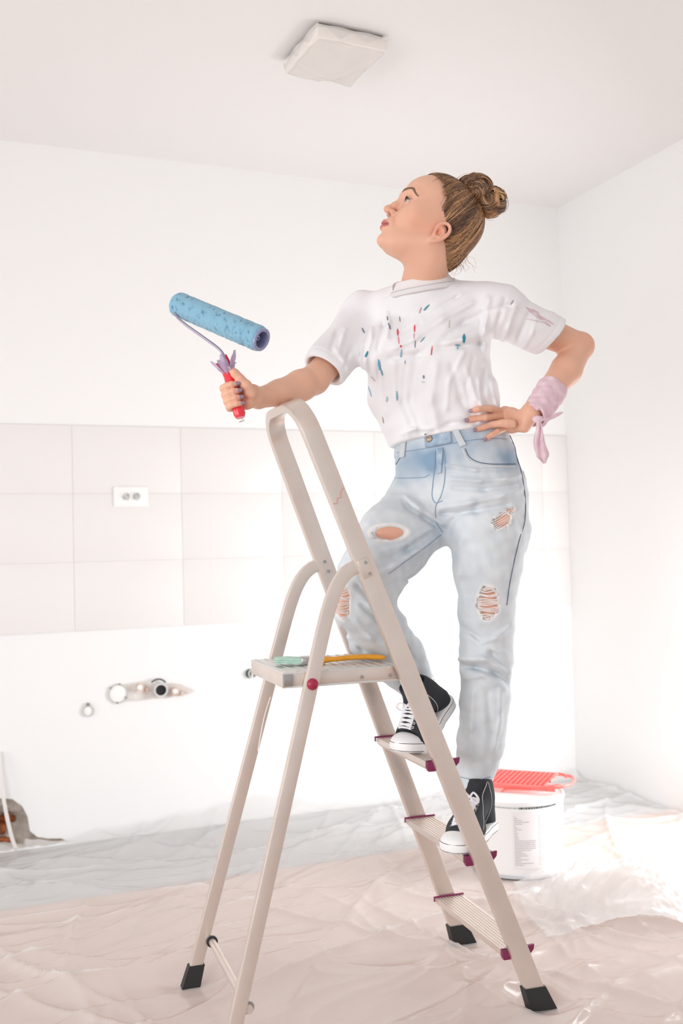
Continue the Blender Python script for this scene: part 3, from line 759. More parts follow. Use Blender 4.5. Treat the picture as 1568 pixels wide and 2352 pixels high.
# ================================================================ paint bucket and tray
bc = at(1192, 2000, 3.60); bc[2] = 0.006
M['bucket'] = mat('white_bucket', srgb(244, 243, 242), .3)
bucket = empty('paint_bucket', bc); tag(bucket, 'large white paint bucket with fine print label behind the ladder', 'bucket')
def lathe(prof, n=64, c=bc):
    V = [c + np.array([r * math.cos(2 * math.pi * k / n), r * math.sin(2 * math.pi * k / n), z]) for r, z in prof for k in range(n)]
    F = [(i * n + k, i * n + (k + 1) % n, (i + 1) * n + (k + 1) % n, (i + 1) * n + k) for i in range(len(prof) - 1) for k in range(n)]
    return MB().add(V, F)
BH = .258; BR = .157
lathe([(.001, .003), (BR - .012, .003), (BR - .008, .0), (BR - .004, .006), (BR - .004, .02), (BR, BH - .02), (BR, BH - .012)]).build('bucket_body', M['bucket'], bucket)
lathe([(BR - .004, BH - .014), (BR + .005, BH - .013), (BR + .0065, BH - .006), (BR + .005, BH), (BR - .002, BH + .001), (BR - .006, BH - .004), (BR - .03, BH - .006), (.001, BH - .006)]).build('lid', M['bucket'], bucket)
lathe([(BR - .006, .004), (BR + .001, .004), (BR + .001, .012), (BR - .004, .013)]).build('base_rim', mat('grey_rim', srgb(206, 210, 214), .4), bucket)
# label band with small print, black broken line under the lid
m = bpy.data.materials.new('print_label'); m.use_nodes = True; nt = m.node_tree; N = nt.nodes; L = nt.links; p = N['Principled BSDF']; p.inputs['Roughness'].default_value = .5
uvn = N.new('ShaderNodeUVMap'); bk = N.new('ShaderNodeTexBrick'); bk.inputs['Scale'].default_value = 1; bk.inputs['Brick Width'].default_value = .035; bk.inputs['Row Height'].default_value = .036; bk.inputs['Mortar Size'].default_value = .0115; bk.inputs['Mortar Smooth'].default_value = .1
bk.inputs['Color1'].default_value = srgb(176, 170, 172); bk.inputs['Color2'].default_value = srgb(232, 226, 226); bk.inputs['Mortar'].default_value = srgb(243, 240, 240); bk.offset = .37; bk.squash = .6; bk.squash_frequency = 3
L.new(uvn.outputs[0], bk.inputs['Vector'])
ns = N.new('ShaderNodeTexNoise'); ns.inputs['Scale'].default_value = 7; L.new(uvn.outputs[0], ns.inputs['Vector'])
rp = N.new('ShaderNodeMapRange'); rp.inputs[1].default_value = .38; rp.inputs[2].default_value = .55; L.new(ns.outputs['Fac'], rp.inputs[0])
mx = N.new('ShaderNodeMix'); mx.data_type = 'RGBA'; L.new(rp.outputs[0], mx.inputs[0]); mx.inputs[6].default_value = srgb(243, 240, 240); L.new(bk.outputs['Color'], mx.inputs[7]); L.new(mx.outputs[2], p.inputs['Base Color'])
def band(name, mtl, a0, a1, z0, z1, off, n=40, parent=bucket):
    V = []; F = []; UV = []
    for k in range(n + 1):
        a = a0 + (a1 - a0) * k / n
        for z in (z0, z1): r = BR - .004 + .004 * z / BH + off; V.append(bc + np.array([r * math.cos(a), r * math.sin(a), z])); UV.append((k / n, (z - z0) / (z1 - z0)))
    for k in range(n): F.append((2 * k, 2 * k + 2, 2 * k + 3, 2 * k + 1))
    o = mesh_obj(name, V, F, mtl); ul = o.data.uv_layers.new(name='UVMap')
    for lp in o.data.loops: ul.data[lp.index].uv = UV[lp.vertex_index]
    put(parent, o); return o
aF = math.atan2(-bc[1], -bc[0])     # towards the camera
ink = mat('label_ink', srgb(182, 176, 178), .6); ink_pale = mat('pale_ink', srgb(214, 198, 198), .6)
lab = band('label', mat('label_paper', srgb(240, 236, 236), .5), aF - .12, aF + 1.0, .035, .225, .0008)
lab['label'] = 'pale label with columns of unreadably small print'
def dashes(name, mtl, a0, a1, zs, hgt, seed, off=.0013, pmin=.01, pmax=.05, gap=.008, stop=.12):
    r4 = np.random.default_rng(seed); V = []; F = []
    for z in zs:
        a = a0
        while a < a1 - .01:
            w = min(r4.uniform(pmin, pmax), a1 - a)
            for k in range(3):
                aa = a + w * k / 2
                for zz in (z, z + hgt): r = BR - .004 + .004 * zz / BH + off; V.append(bc + np.array([r * math.cos(aa), r * math.sin(aa), zz]))
            b = len(V) - 6; F += [(b, b + 2, b + 3, b + 1), (b + 2, b + 4, b + 5, b + 3)]
            a += w + gap
            if r4.random() < stop: a = a1
    o = mesh_obj(name, V, F, mtl, smooth=False); put(lab, o); return o
dashes('small_print', ink, aF - .08, aF + .38, np.arange(.048, .215, .0062), .0022, 1)
dashes('small_print', ink_pale, aF + .44, aF + .95, np.arange(.048, .215, .0062), .0022, 2)
o = dashes('printed_band', mat('black_ink', srgb(70, 84, 84), .6), aF + .02, aF + .98, [.2345], .0062, 3, pmin=.02, pmax=.07, gap=.012, stop=0)
dashes('printed_band', mat('grey_ink', srgb(170, 176, 172), .6), aF - .7, aF + .0, [.236], .0035, 4, pmin=.05, pmax=.12, gap=.01, stop=0)

# red paint tray grid lying on the bucket
zt0 = BH + .012
def onz(x, y, z): r = ray(x, y); t = (z - CO[2]) / r[2]; return CO + r * t
trc = onz(1205, 1783, zt0 + .02)
tray = empty('paint_grid', np.array([trc[0], trc[1], zt0])); tag(tray, 'coral red plastic paint roller grid lying across the bucket', 'roller grid')
M['coral'] = mat('coral_plastic', srgb(246, 116, 108), .3, coat=.2)
tx = nrm(onz(1300, 1797, zt0) - onz(1120, 1785, zt0)); ty = np.cross([0, 0, 1], tx); tz = np.array([0, 0, 1.0])
t0 = onz(1100, 1782, zt0 + .012); TL = .325; TWd = .105
def tp(x, y, z=0): return t0 + tx * x + ty * y + tz * z
mb = MB(); npx, npy = 15, 9
for i in range(npx + 1): x = TL * .8 * i / npx; mb.box(tp(x, 0, .003), tx * .0013, ty * TWd, tz * .0028)
for j in range(npy + 1): y = -TWd + 2 * TWd * j / npy; mb.box(tp(TL * .4, y, .0025), tx * TL * .4, ty * .0013, tz * .0025)
mb.build('grid_lattice', M['coral'], tray)
mb = MB()
out = [tp(0, -TWd), tp(TL * .86, -TWd), tp(TL * .98, -TWd * .8), tp(TL * 1.05, -TWd * .3), tp(TL * 1.05, TWd * .3), tp(TL * .98, TWd * .8), tp(TL * .86, TWd), tp(0, TWd), tp(-.02, TWd * .8), tp(-.02, -TWd * .8), tp(0, -TWd)]
mb.tube(out, .0045, 8, flat=tz, ratio=1.3); mb.build('rim', M['coral'], tray)
mb = MB(); mb.box(tp(TL * .5, -TWd - .004, -.004), tx * TL * .42, ty * .002, tz * .009, b=.001); mb.build('side_skirt', M['coral'], tray)
MB().tube(catmull([tp(TL * .82, -TWd * .35, .004), tp(TL * .84, -TWd * .1, .012), tp(TL * .86, TWd * .28, .018), tp(TL * .93, TWd * .30, .016), tp(TL * .965, TWd * .2, .010)], 5), .0050, 8).build('hanging_hook', M['coral'], tray)
MB().tube(catmull([tp(TL * .96, -TWd * .80, .004), tp(TL * .90, -TWd * .98, .004), tp(TL * .84, -TWd * 1.08, -.004)], 5), .0075, 8).build('pouring_lip', M['coral'], tray)
MB().tube(catmull([tp(TL * .66, -TWd - .008, -.010), tp(TL * .45, -TWd - .012, -.012), tp(TL * .37, -TWd - .012, -.016), tp(TL * .34, -TWd - .014, -.026), tp(TL * .26, -TWd - .014, -.028), tp(TL * .255, -TWd - .014, -.020)], 5), .0035, 8).build('bucket_clip', M['coral'], tray)
MB().box(tp(.02, TWd * .2, .010), tx * .012, ty * TWd * .5, tz * .004, b=.002).build('hanging_hook', M['coral'], tray)
# ================================================================ the woman: clothes first (their surfaces guide the hand and the seams)
TF = nrm([-.50, -.866, 0]); TL_ = nrm([.866, -.50, 0]); UPZ = np.array([0, 0, 1.0])      # torso: forward, her left
person = empty('person', LP(-.05, -.15, ZS[1] + .012))
tag(person, 'woman with a messy brown bun in white painted t-shirt and ripped jeans, climbing the ladder', 'person')
# joint positions
J = dict(neck=at(972, 668, 2.665), shL=at(1138, 702, 2.62), shR=at(838, 716, 2.79), elL=at(1338, 796, 2.74), wrL=at(1226, 948, 2.595),
         elR=at(722, 872, 2.62), wrR=at(592, 915, 2.475), hipL=at(1118, 1150, 2.69), hipR=at(1000, 1150, 2.80),
         knL=at(1119, 1410, 2.66), anL=at(1088, 1800, 2.70), knR=at(822, 1385, 2.55), anR=at(962, 1565, 2.735))
def wave(P, dirs):
    d = 0
    for (v, f, a, ph) in dirs: d = d + a * np.sin(P @ (np.asarray(v, float)) * f + ph)
    return d
# ---------------------------------------------------------------- t-shirt
S = Sdf()
S.seg(at(1030, 1015, 2.715), at(1010, 950, 2.71), .140, .152, TL_, .103, .118, k=.02)
S.seg(at(1012, 965, 2.71), at(988, 900, 2.705), .156, .160, TL_, .120, .120, k=.03)
S.seg(at(985, 900, 2.705), at(978, 810, 2.70), .163, .160, TL_, .120, .124, k=.04)
S.seg(at(978, 800, 2.70), at(990, 740, 2.695), .158, .155, TL_, .122, .104, k=.04)
for s_, px in ((1, (1055, 800)), (-1, (912, 815))):
    c = at(px[0], px[1], 2.70); c = c + TF * (.066 if s_ > 0 else .060); S.ell(c, (.066, .062, .060), axes=[TL_, TF, UPZ], k=.05)
# shoulders and sleeves
S.seg(at(1000, 700, 2.68), J['shL'] + [0, 0, -.004], .062, .060, k=.04)
S.seg(at(960, 705, 2.69), J['shR'] + [0, 0, -.006], .062, .055, k=.04)
slL = at(1268, 778, 2.675); slR = at(752, 838, 2.655)
S.seg(J['shL'] + [0, 0, -.012], slL, .062, .058, k=.03)
S.seg(J['shR'] + [0, 0, -.014], slR, .062, .060, k=.03)
# neckline rib
ncen = at(970, 645, 2.652); nax = nrm(CU - CR * .09 + TF * .18)
S.seg(ncen - nax * .050, ncen - nax * .016, .086, .078, k=.02)
# rib line around the collar
def ringdist(P, c, ax, r):
    q = P - c; hgt = q @ ax; rad = np.sqrt(np.maximum(np.einsum('ij,ij->i', q, q) - hgt ** 2, 0)); return hgt, rad
# folds -----------------------------------------------------------
def hitc(x, y, Y): return at(x, y, Y)
FS = []
def fold2d(s, pts, Y, w, amp):
    """crease along screen-space landmarks; the crease is a vertical sheet seen from the front, limited to the near surface"""
    P3 = [at(x, y, Y) for x, y in pts]
    for i in range(len(P3) - 1):
        a, b = P3[i], P3[i + 1]; vw = nrm((a + b) / 2 - CO); ab = b - a; L = np.linalg.norm(ab); t = ab / L; nn = nrm(np.cross(t, vw))
        def fn(P, a=a, t=t, nn=nn, L=L, vw=vw):
            q = P - a; al = q @ t; ov = np.maximum(np.maximum(-al, al - L), 0); return np.sqrt((q @ nn) ** 2 + ov ** 2 * .35 + np.maximum(q @ vw - .04, 0) ** 2 * .3)
        s._p('fold', fn, (w, amp), (a + b) / 2, L / 2 + 3 * w + .2)
# pull lines of the shirt from the shoulders, across the bust and down to the waist
for pts, w, a in (([(1108, 720), (1060, 745), (1005, 790), (960, 815), (905, 822)], .010, -.006),
                  ([(1075, 700), (1010, 735), (950, 778), (905, 800)], .009, .005),
                  ([(1112, 765), (1060, 780), (1005, 788), (975, 810)], .010, .006),
                  ([(1108, 788), (1060, 795), (1010, 800)], .007, -.004),
                  ([(1105, 740), (1100, 790), (1108, 820)], .007, -.0035), ([(1120, 700), (1112, 760), (1115, 800)], .008, .006),
                  ([(830, 720), (838, 770), (832, 805)], .007, -.0035), ([(850, 712), (852, 770), (838, 830), (845, 880)], .008, .005),
                  ([(875, 700), (880, 745), (868, 800)], .007, -.004), ([(885, 700), (893, 740), (888, 775)], .006, .004),
                  ([(1000, 850), (990, 920), (1005, 985)], .012, .005), ([(1040, 850), (1060, 920), (1090, 970)], .010, -.004),
                  ([(955, 840), (945, 910), (965, 990)], .012, -.004), ([(1075, 860), (1095, 920), (1118, 955)], .008, .004),
                  ([(905, 840), (905, 910), (935, 995)], .010, .004), ([(870, 850), (878, 920), (905, 990)], .009, -.004),
                  ([(1112, 850), (1108, 900), (1122, 950)], .007, -.003), ([(1100, 880), (1105, 930), (1100, 965)], .006, .004),
                  ([(1155, 700), (1145, 735), (1134, 770)], .007, -.0035), ([(1180, 715), (1165, 760), (1150, 795)], .008, .004),
                  ([(1212, 725), (1195, 765), (1185, 795)], .007, -.004), ([(1130, 712), (1160, 702), (1220, 722)], .006, -.003),
                  ([(812, 720), (790, 765), (780, 800)], .007, .004), ([(800, 715), (775, 760), (760, 800)], .006, -.004),
                  ([(815, 790), (800, 815), (794, 835)], .007, -.003), ([(770, 800), (790, 830), (800, 850)], .006, .003),
                  ([(1000, 990), (1030, 975), (1070, 968), (1110, 955)], .008, -.004), ([(915, 1000), (950, 985), (985, 985)], .007, .004),
                  ([(1130, 880), (1140, 930), (1148, 965)], .006, .004), ([(1020, 700), (1045, 685), (1065, 670)], .006, -.003)):
    fold2d(S, pts, 2.60, w * .9, a * 1.4)
S.disp(lambda P: wave(P, [((1, .3, -.8), 46, .0012, 0), ((.3, .4, 1), 27, .0014, 1), ((-.7, .5, .6), 63, .0013, 2), ((.9, -.3, .4), 95, .0008, 3), ((.8, .2, -1), 118, .0006, 5)]))
fold2d(S, [(1010, 705), (960, 745), (900, 775)], 2.60, .005, -.004); fold2d(S, [(1060, 820), (1030, 880), (1025, 940)], 2.60, .006, .004); fold2d(S, [(930, 850), (925, 920), (948, 980)], 2.60, .005, -.003); fold2d(S, [(1085, 830), (1070, 890), (1082, 950)], 2.60, .006, -.003); fold2d(S, [(860, 830), (862, 880), (880, 940)], 2.60, .006, .003); fold2d(S, [(1230, 735), (1222, 765), (1205, 795)], 2.60, .005, .003)
# waist: tucked into the jeans; openings
wax = nrm(at(915, 1022, 2.70) - at(1165, 985, 2.66)); wn_ = nrm(np.cross(wax, TF)); wn_ = wn_ if wn_[2] > 0 else -wn_
wpt = at(1035, 1006, 2.70)
S.cut(lambda P: -((P - (wpt + wn_ * .000)) @ wn_), k=.006)
aL = nrm(slL - J['shL']); aL = nrm(nrm(at(1283, 762, 2.62) - at(1180, 705, 2.62)) + np.array([.0, .25, -.12])); aR = nrm(slR - J['shR'])
hemL = at(1262, 777, 2.665); hemR = at(742, 850, 2.645)
aLh = nrm(nrm(CR * math.cos(math.radians(-38)) + CU * math.sin(math.radians(-38)) * 1.0) + CF * .25)
aRh = nrm(nrm(-CR * math.cos(math.radians(-60)) * 1.0 + CU * math.sin(math.radians(-55))) - CF * .45)
for hp0, ax_, sc, el, hr_ in ((hemL, aLh, J['shL'], J['elL'], .0435), (hemR, aRh, J['shR'], J['elR'], .0465)):
    def cutf(P, hp0=hp0, ax_=ax_, sc=sc):
        q = P - hp0; dist = q @ ax_; nearf = np.sqrt(np.einsum('ij,ij->i', q, q)); return np.where(nearf < .17, dist, -1.0)
    S.cut(cutf, k=0)
    S.seg(hp0 - ax_ * .018, hp0 + ax_ * .03, hr_, hr_ + .002, k=.003, kind='sub')
    # stitched hem line
    def hem(P, hp0=hp0, ax_=ax_):
        q = P - hp0; al = q @ ax_; r_ = np.sqrt(np.einsum('ij,ij->i', q, q)); return np.where(r_ < .13, np.abs(al + .020), 1.0)
    S._p('fold', hem, (.0022, -.0016), hp0, .16)
S.seg(ncen - nax * .03, ncen + nax * .05, .0585, .0635, k=.004, kind='sub')
def collar(P):
    h_, r_ = ringdist(P, ncen, nax, 0); return np.where(r_ < .11, np.abs(h_ + .022), 1.0)
S._p('fold', collar, (.0020, -.0016), ncen, .13)
def neckcut(P):
    h_, r_ = ringdist(P, ncen, nax, 0); return np.where((r_ < .080) & (np.abs(h_) < .09), h_ + .016, -1.0)
S.cut(neckcut, k=0)
M['shirt'] = mat('white_cotton', srgb(240, 239, 241), .85, bump=.0003, bscale=900, sheen=.15, sss=0)
shirt, SV, SF = sdf_obj('t_shirt', S, .0032, M['shirt'], person)
shirt['label'] = 'white cotton t-shirt spattered with paint'
bS = bvh_of(SV, SF)

# ribbed collar
V = []; F = []; nA_ = 72; e1_ = nrm(np.cross(nax, [0, 1, 0])); e2_ = np.cross(nax, e1_)
prof = [(.0940, -.022), (.0860, -.0175), (.0775, -.006), (.0715, .004), (.0695, .0062), (.0675, .0055), (.0685, .002), (.0720, -.008), (.0760, -.020), (.0850, -.032)]
for k in range(nA_):
    a = 2 * math.pi * k / nA_
    for r_, h_ in prof: V.append(ncen + nax * h_ + (r_ - .0012) * (math.cos(a) * e1_ + math.sin(a) * e2_))
m_ = len(prof); F = [(k * m_ + j, k * m_ + (j + 1) % m_, ((k + 1) % nA_) * m_ + (j + 1) % m_, ((k + 1) % nA_) * m_ + j) for k in range(nA_) for j in range(m_)]
rg = [ncen + nax * -.0165 + .0862 * (math.cos(6.2832 * k / 72) * e1_ + math.sin(6.2832 * k / 72) * e2_) for k in range(73)]
put(shirt, MB().tube(rg, .0011, 6).build('collar_stitching', mat('grey_thread', srgb(206, 202, 206), .9)))
put(shirt, mesh_obj('collar', V, F, mat('ribbed_cotton', srgb(240, 237, 238), .9, bump=.0006, bscale=500)))
# ---------------------------------------------------------------- jeans
Jn = Sdf()
def legsec(s, pts, side, k0=.03):
    for i in range(len(pts) - 1):
        (a, ra_, ta_), (b, rb_, tb_) = pts[i], pts[i + 1]; s.seg(a, b, ra_, rb_, side, ta_, tb_, k=k0 if i == 0 else .012)
pel = at(1045, 1110, 2.735)
Jn.seg(at(1036, 998, 2.715), at(1042, 1050, 2.725), .150, .161, TL_, .113, .123, k=.01)
Jn.seg(at(1042, 1050, 2.725), at(1052, 1120, 2.735), .160, .176, TL_, .122, .132, k=.02)
# left (standing) leg
tl = nrm([.95, -.3, 0])
legsec(Jn, [(at(1112, 1140, 2.69), .108, .112), (at(1122, 1215, 2.68), .106, .110), (at(1119, 1300, 2.67), .089, .098), (at(1117, 1400, 2.66), .072, .078)], tl, .04)
legsec(Jn, [(at(1117, 1400, 2.66), .072, .078), (at(1117, 1500, 2.67), .068, .070), (at(1114, 1600, 2.685), .065, .067), (at(1104, 1700, 2.695), .061, .062), (at(1088, 1800, 2.70), .049, .052)], tl, .012)
# right (raised) leg: thigh forward, shin back down
thd = nrm(at(820, 1385, 2.55) - at(1000, 1160, 2.80)); ts = nrm(np.cross(thd, CF))
legsec(Jn, [(at(985, 1160, 2.79), .104, .11), (at(905, 1240, 2.68), .100, .10), (at(850, 1325, 2.59), .084, .084), (at(828, 1378, 2.555), .072, .074)], ts, .04)
shd = nrm(J['anR'] - J['knR']); ss = nrm(np.cross(shd, CF))
legsec(Jn, [(at(828, 1385, 2.56), .070, .07), (at(868, 1455, 2.62), .078, .066), (at(915, 1515, 2.68), .073, .056), (at(952, 1562, 2.72), .052, .046)], ss, .03)
# folds of denim
for pts, w, a in (([(1018, 1215), (975, 1190), (935, 1165), (925, 1140)], .008, -.007), ([(1010, 1205), (960, 1165), (915, 1130)], .010, .006),
                  ([(1020, 1230), (1045, 1190), (1090, 1165)], .010, -.004), ([(1020, 1165), (1080, 1155), (1150, 1140), (1190, 1125)], .009, .005),
                  ([(1040, 1100), (1100, 1105), (1160, 1100), (1190, 1092)], .007, .005), ([(1045, 1120), (1110, 1125), (1180, 1115)], .007, -.005),
                  ([(1030, 1070), (1090, 1080), (1150, 1078)], .006, .004), ([(1020, 1180), (1090, 1175), (1160, 1160)], .007, -.005),
                  ([(1022, 1255), (985, 1285), (935, 1325), (885, 1350)], .009, -.005), ([(1015, 1235), (960, 1265), (905, 1300), (870, 1320)], .010, .006),
                  ([(985, 1225), (930, 1265), (890, 1285)], .008, -.005), ([(880, 1265), (930, 1250), (990, 1215)], .008, .004),
                  ([(1058, 1440), (1090, 1460), (1130, 1500), (1165, 1540)], .009, -.005), ([(1062, 1530), (1100, 1535), (1140, 1548), (1172, 1570)], .008, -.010), ([(1060, 1515), (1110, 1515), (1172, 1545)], .010, .008),
                  ([(1060, 1560), (1110, 1552), (1165, 1585)], .008, .004), ([(1172, 1440), (1140, 1465), (1110, 1475)], .008, .005),
                  ([(1160, 1500), (1120, 1490), (1085, 1465)], .008, .004), ([(1085, 1600), (1080, 1680), (1070, 1760)], .010, .004), ([(1120, 1600), (1128, 1690), (1118, 1760)], .010, -.004),
                  ([(1150, 1590), (1148, 1660), (1135, 1720)], .008, .004), ([(1048, 1760), (1090, 1752), (1135, 1768)], .006, -.003),
                  ([(830, 1390), (865, 1420), (885, 1440)], .007, -.007), ([(820, 1345), (850, 1372), (880, 1400)], .008, -.007), ([(815, 1425), (850, 1465), (900, 1495)], .009, .005),
                  ([(790, 1445), (830, 1490), (880, 1515)], .008, -.005), ([(880, 1440), (915, 1475), (950, 1530)], .008, .005), ([(900, 1440), (935, 1490), (965, 1535)], .006, -.005),
                  ([(1185, 1180), (1200, 1230), (1190, 1280)], .010, .004), ([(1060, 1240), (1050, 1320), (1065, 1380)], .012, .004)):
    fold2d(Jn, pts, 2.60, w * .9, a * 1.45)
Jn.disp(lambda P: wave(P, [((.2, .3, 1), 55, .0010, 0), ((1, .2, .5), 38, .0010, 1), ((-.6, .2, .9), 90, .0009, 2), ((.5, .3, -1), 140, .0006, 3), ((.1, .2, 1), 210, .0004, 1)]))
# waistband: slight step below it, opening above
Jn.cut(lambda P: np.where(np.linalg.norm(P - wpt, axis=1) < .40, (P - (wpt + wn_ * .010)) @ wn_, -1.0) , k=.003)
Jn._p('fold', lambda P: np.where(np.linalg.norm(P - wpt, axis=1) < .25, np.abs((P - (wpt - wn_ * .030)) @ wn_), 1.0), (.0025, -.0022), wpt, .3)
wb = Sdf()
# cuffs: cut plane and hollow
cL = at(1086, 1806, 2.70); cLa = nrm(at(1086, 1806, 2.70) - at(1092, 1740, 2.697))
Jn.cut(lambda P: np.where(np.linalg.norm(P - cL, axis=1) < .12, (P - cL) @ cLa, -1.0), k=.002)
Jn.seg(cL - cLa * .02, cL + cLa * .02, .040, .042, k=.002, kind='sub')
Jn._p('fold', lambda P: np.where(np.linalg.norm(P - cL, axis=1) < .10, np.abs((P - cL) @ cLa + .030), 1.0), (.0022, -.0028), cL, .12)
cR = at(955, 1568, 2.725); cRa = nrm(at(955, 1568, 2.725) - at(915, 1515, 2.68))
Jn.cut(lambda P: np.where(np.linalg.norm(P - cR, axis=1) < .12, (P - cR) @ cRa + .003 * np.sin(P[:, 0] * 320) , -1.0), k=.002)
Jn.seg(cR - cRa * .02, cR + cRa * .02, .038, .040, k=.002, kind='sub')
# rips: openings cut to just above the skin
RIPS = []
def rip(cx, cy, wx, wy, rot=0, depth=.016, seed=0):
    """find the cloth surface under the pixel by marching the field, then cut an irregular opening"""
    d = ray(cx, cy); ops = [o for o in Jn.ops if o[0] in ('add', 'fold', 'disp')]
    t = 2.2
    for _ in range(400):
        v = Jn.ev((CO + d * t)[None], ops)[0]
        if v < .0005: break
        t += max(v * .6, .0006)
    c = CO + d * t; ex_ = CR * math.cos(rot) + CU * math.sin(rot); ey_ = -CR * math.sin(rot) + CU * math.cos(rot)
    def fn(P):
        q = P - c; x = (q @ ex_) / wx; y = (q @ ey_) / wy; z = q @ d
        a = np.arctan2(y, x); rr0 = 1 + .10 * np.sin(a * 5 + seed) + .06 * np.sin(a * 13 + 2 * seed) + .03 * np.sin(a * 31)
        sd = (np.sqrt(x * x + y * y) - rr0) * min(wx, wy)
        return np.maximum(sd, np.abs(z) - depth)
    Jn._p('sub', fn, .0015, c, max(wx, wy) * 1.3 + depth); RIPS.append((c, ex_, ey_, wx, wy, d)); return c
rip(893, 1223, .047, .020, rot=.02, seed=1)
rip(1152, 1196, .026, .017, rot=.55, seed=2); rip(1172, 1172, .014, .0065, rot=.1, seed=3)
rip(1121, 1385, .026, .041, rot=0, seed=4)
rip(787, 1385, .017, .040, rot=0, seed=5)
WASH = [(at(930, 1075, 2.62), .045, 1.0), (at(985, 1070, 2.6), .03, 1.0), (at(1004, 1055, 2.6), .03, 1.2), (at(960, 1040, 2.62), .03, .7), (at(1165, 1050, 2.6), .035, .8), (at(1100, 1010, 2.6), .05, .5), (at(1040, 1010, 2.6), .05, .7), (at(1175, 1060, 2.6), .03, .7), (at(940, 1260, 2.62), .06, .35), (at(1010, 1215, 2.6), .03, .5), (at(1080, 1085, 2.6), .05, .2)]
def denim(V):
    pale = np.array(srgb(222, 228, 232)[:3]); blue = np.array(srgb(134, 162, 188)[:3]); w = np.zeros(len(V))
    for c, r, a in WASH:
        q = V - c; vw = nrm(c - CO); q = q - (q @ vw)[:, None] * vw; w += a * .62 * np.exp(-(np.linalg.norm(q, axis=1) / r) ** 2)
    w += .04 + .05 * np.sin(V @ np.array([210, 60, 25.])) * np.sin(V @ np.array([10, 20, 26.])) + .05 * np.sin(V @ np.array([60, 20, 35.])) * np.sin(V @ np.array([-15, 40, 70.])) + .03 * np.sin(V @ np.array([160, 20, 90.]))
    zz = V[:, 2]; w += .10 * np.clip((zz - 1.33) / .08, 0, 1)
    w = np.clip(w, 0, 1)[:, None]; c = pale * (1 - w) + blue * w
    for (rc, ex_, ey_, wx, wy, d) in RIPS:     # bleached fringe around the rips
        q = V - rc; x = (q @ ex_) / wx; y = (q @ ey_) / wy; r_ = np.sqrt(x * x + y * y); k = np.exp(-((r_ - 1.02) / .16) ** 2)[:, None] * (np.abs(q @ d) < .03)[:, None]
        c = c * (1 - k) + np.array(srgb(246, 244, 243)[:3]) * k
    return np.concatenate([c, np.ones((len(V), 1))], 1)
M['denim'] = mat('washed_denim', srgb(205, 215, 224), .85, bump=.0004, bscale=700, attr='Col', vary=.10, vscale=40, sheen=.1)
jeans, JV, JF = sdf_obj('jeans', Jn, .0032, M['denim'], person, colfn=denim)
jeans['label'] = 'light blue ripped jeans'
bJ = bvh_of(JV, JF)
def hit(x, y, b=None, off=.0):
    """point of the built cloth under a landmark, lifted along its normal"""
    d = Vector(ray(x, y)); best = None
    for bb in ([bJ, bS] if b is None else [b]):
        r = bb.ray_cast(Vector(CO), d, 8)
        if r[0] is not None and (best is None or r[3] < best[3]): best = r
    if best is None: return None
    n_ = best[1]
    if n_.dot(d) > 0: n_ = -n_
    return np.array(best[0] + n_ * off), np.array(n_)
def seam(name, pts, m, r, b=None, off=.0006, n=6, sub=6, parent=None, dash=None):
    P = []
    cp = catmull([np.array([x, y, 0.0]) for x, y in pts], sub)
    for q in cp:
        h_ = hit(q[0], q[1], b, off)
        if h_ is not None: P.append(h_[0])
    out = [P[0]]
    for p in P[1:]:
        if .0015 < np.linalg.norm(p - out[-1]) < .04: out.append(p)
    if len(out) < 3: return None
    sm = [out[0]] + [(out[i - 1] + 2 * out[i] + out[i + 1]) / 4 for i in range(1, len(out) - 1)] + [out[-1]]
    mb = MB()
    if dash:
        for i in range(0, len(sm) - 1, 2): mb.tube([sm[i], sm[i] + (sm[i + 1] - sm[i]) * .8], r, 5)
    else: mb.tube(sm, r, n)
    return mb.build(name, m, parent or jeans, smooth=True)
M['seam_dark'] = mat('dark_seam', srgb(84, 98, 116), .8); M['seam_light'] = mat('pale_stitching', srgb(226, 224, 222), .8); M['seam_mid'] = mat('blue_seam', srgb(140, 160, 182), .8)
seam('side_seam', [(1170, 1000), (1180, 1020), (1186, 1050), (1198, 1090), (1206, 1150), (1204, 1200), (1192, 1240), (1180, 1290), (1170, 1340), (1163, 1390)], M['seam_dark'], .0011, bJ)
seam('side_seam', [(1176, 1002), (1188, 1030), (1196, 1060), (1204, 1095)], M['seam_light'], .0012, bJ)
seam('fly_seam', [(1000, 1036), (998, 1070), (994, 1110), (992, 1140), (1000, 1155), (1016, 1150)], M['seam_mid'], .0011, bJ)
seam('fly_seam', [(1020, 1034), (1022, 1070), (1020, 1110), (1012, 1140), (1000, 1165), (1002, 1200), (1016, 1222)], M['seam_mid'], .0011, bJ)
seam('front_pocket_seam', [(1068, 1030), (1078, 1050), (1100, 1062), (1130, 1066), (1160, 1066), (1184, 1066)], M['seam_dark'], .0010, bJ)
seam('front_pocket_seam', [(1062, 1030), (1074, 1056), (1098, 1068), (1135, 1072), (1182, 1072)], M['seam_light'], .0013, bJ)
seam('front_pocket_seam', [(930, 1020), (926, 1040), (916, 1056), (906, 1072)], M['seam_dark'], .0011, bJ)
seam('coin_pocket_seam', [(906, 1098), (940, 1098), (975, 1096), (985, 1090)], M['seam_mid'], .0010, bJ)
seam('waistband_seam', [(912, 1040), (950, 1034), (1000, 1026), (1060, 1014), (1110, 1008), (1160, 1008)], M['seam_mid'], .0010, bJ)
seam('inner_seam', [(1012, 1228), (975, 1258), (930, 1290), (892, 1318)], M['seam_mid'], .0010, bJ)
seam('cuff_seam', [(1046, 1781), (1070, 1788), (1100, 1790), (1126, 1784)], M['seam_mid'], .0010, bJ)
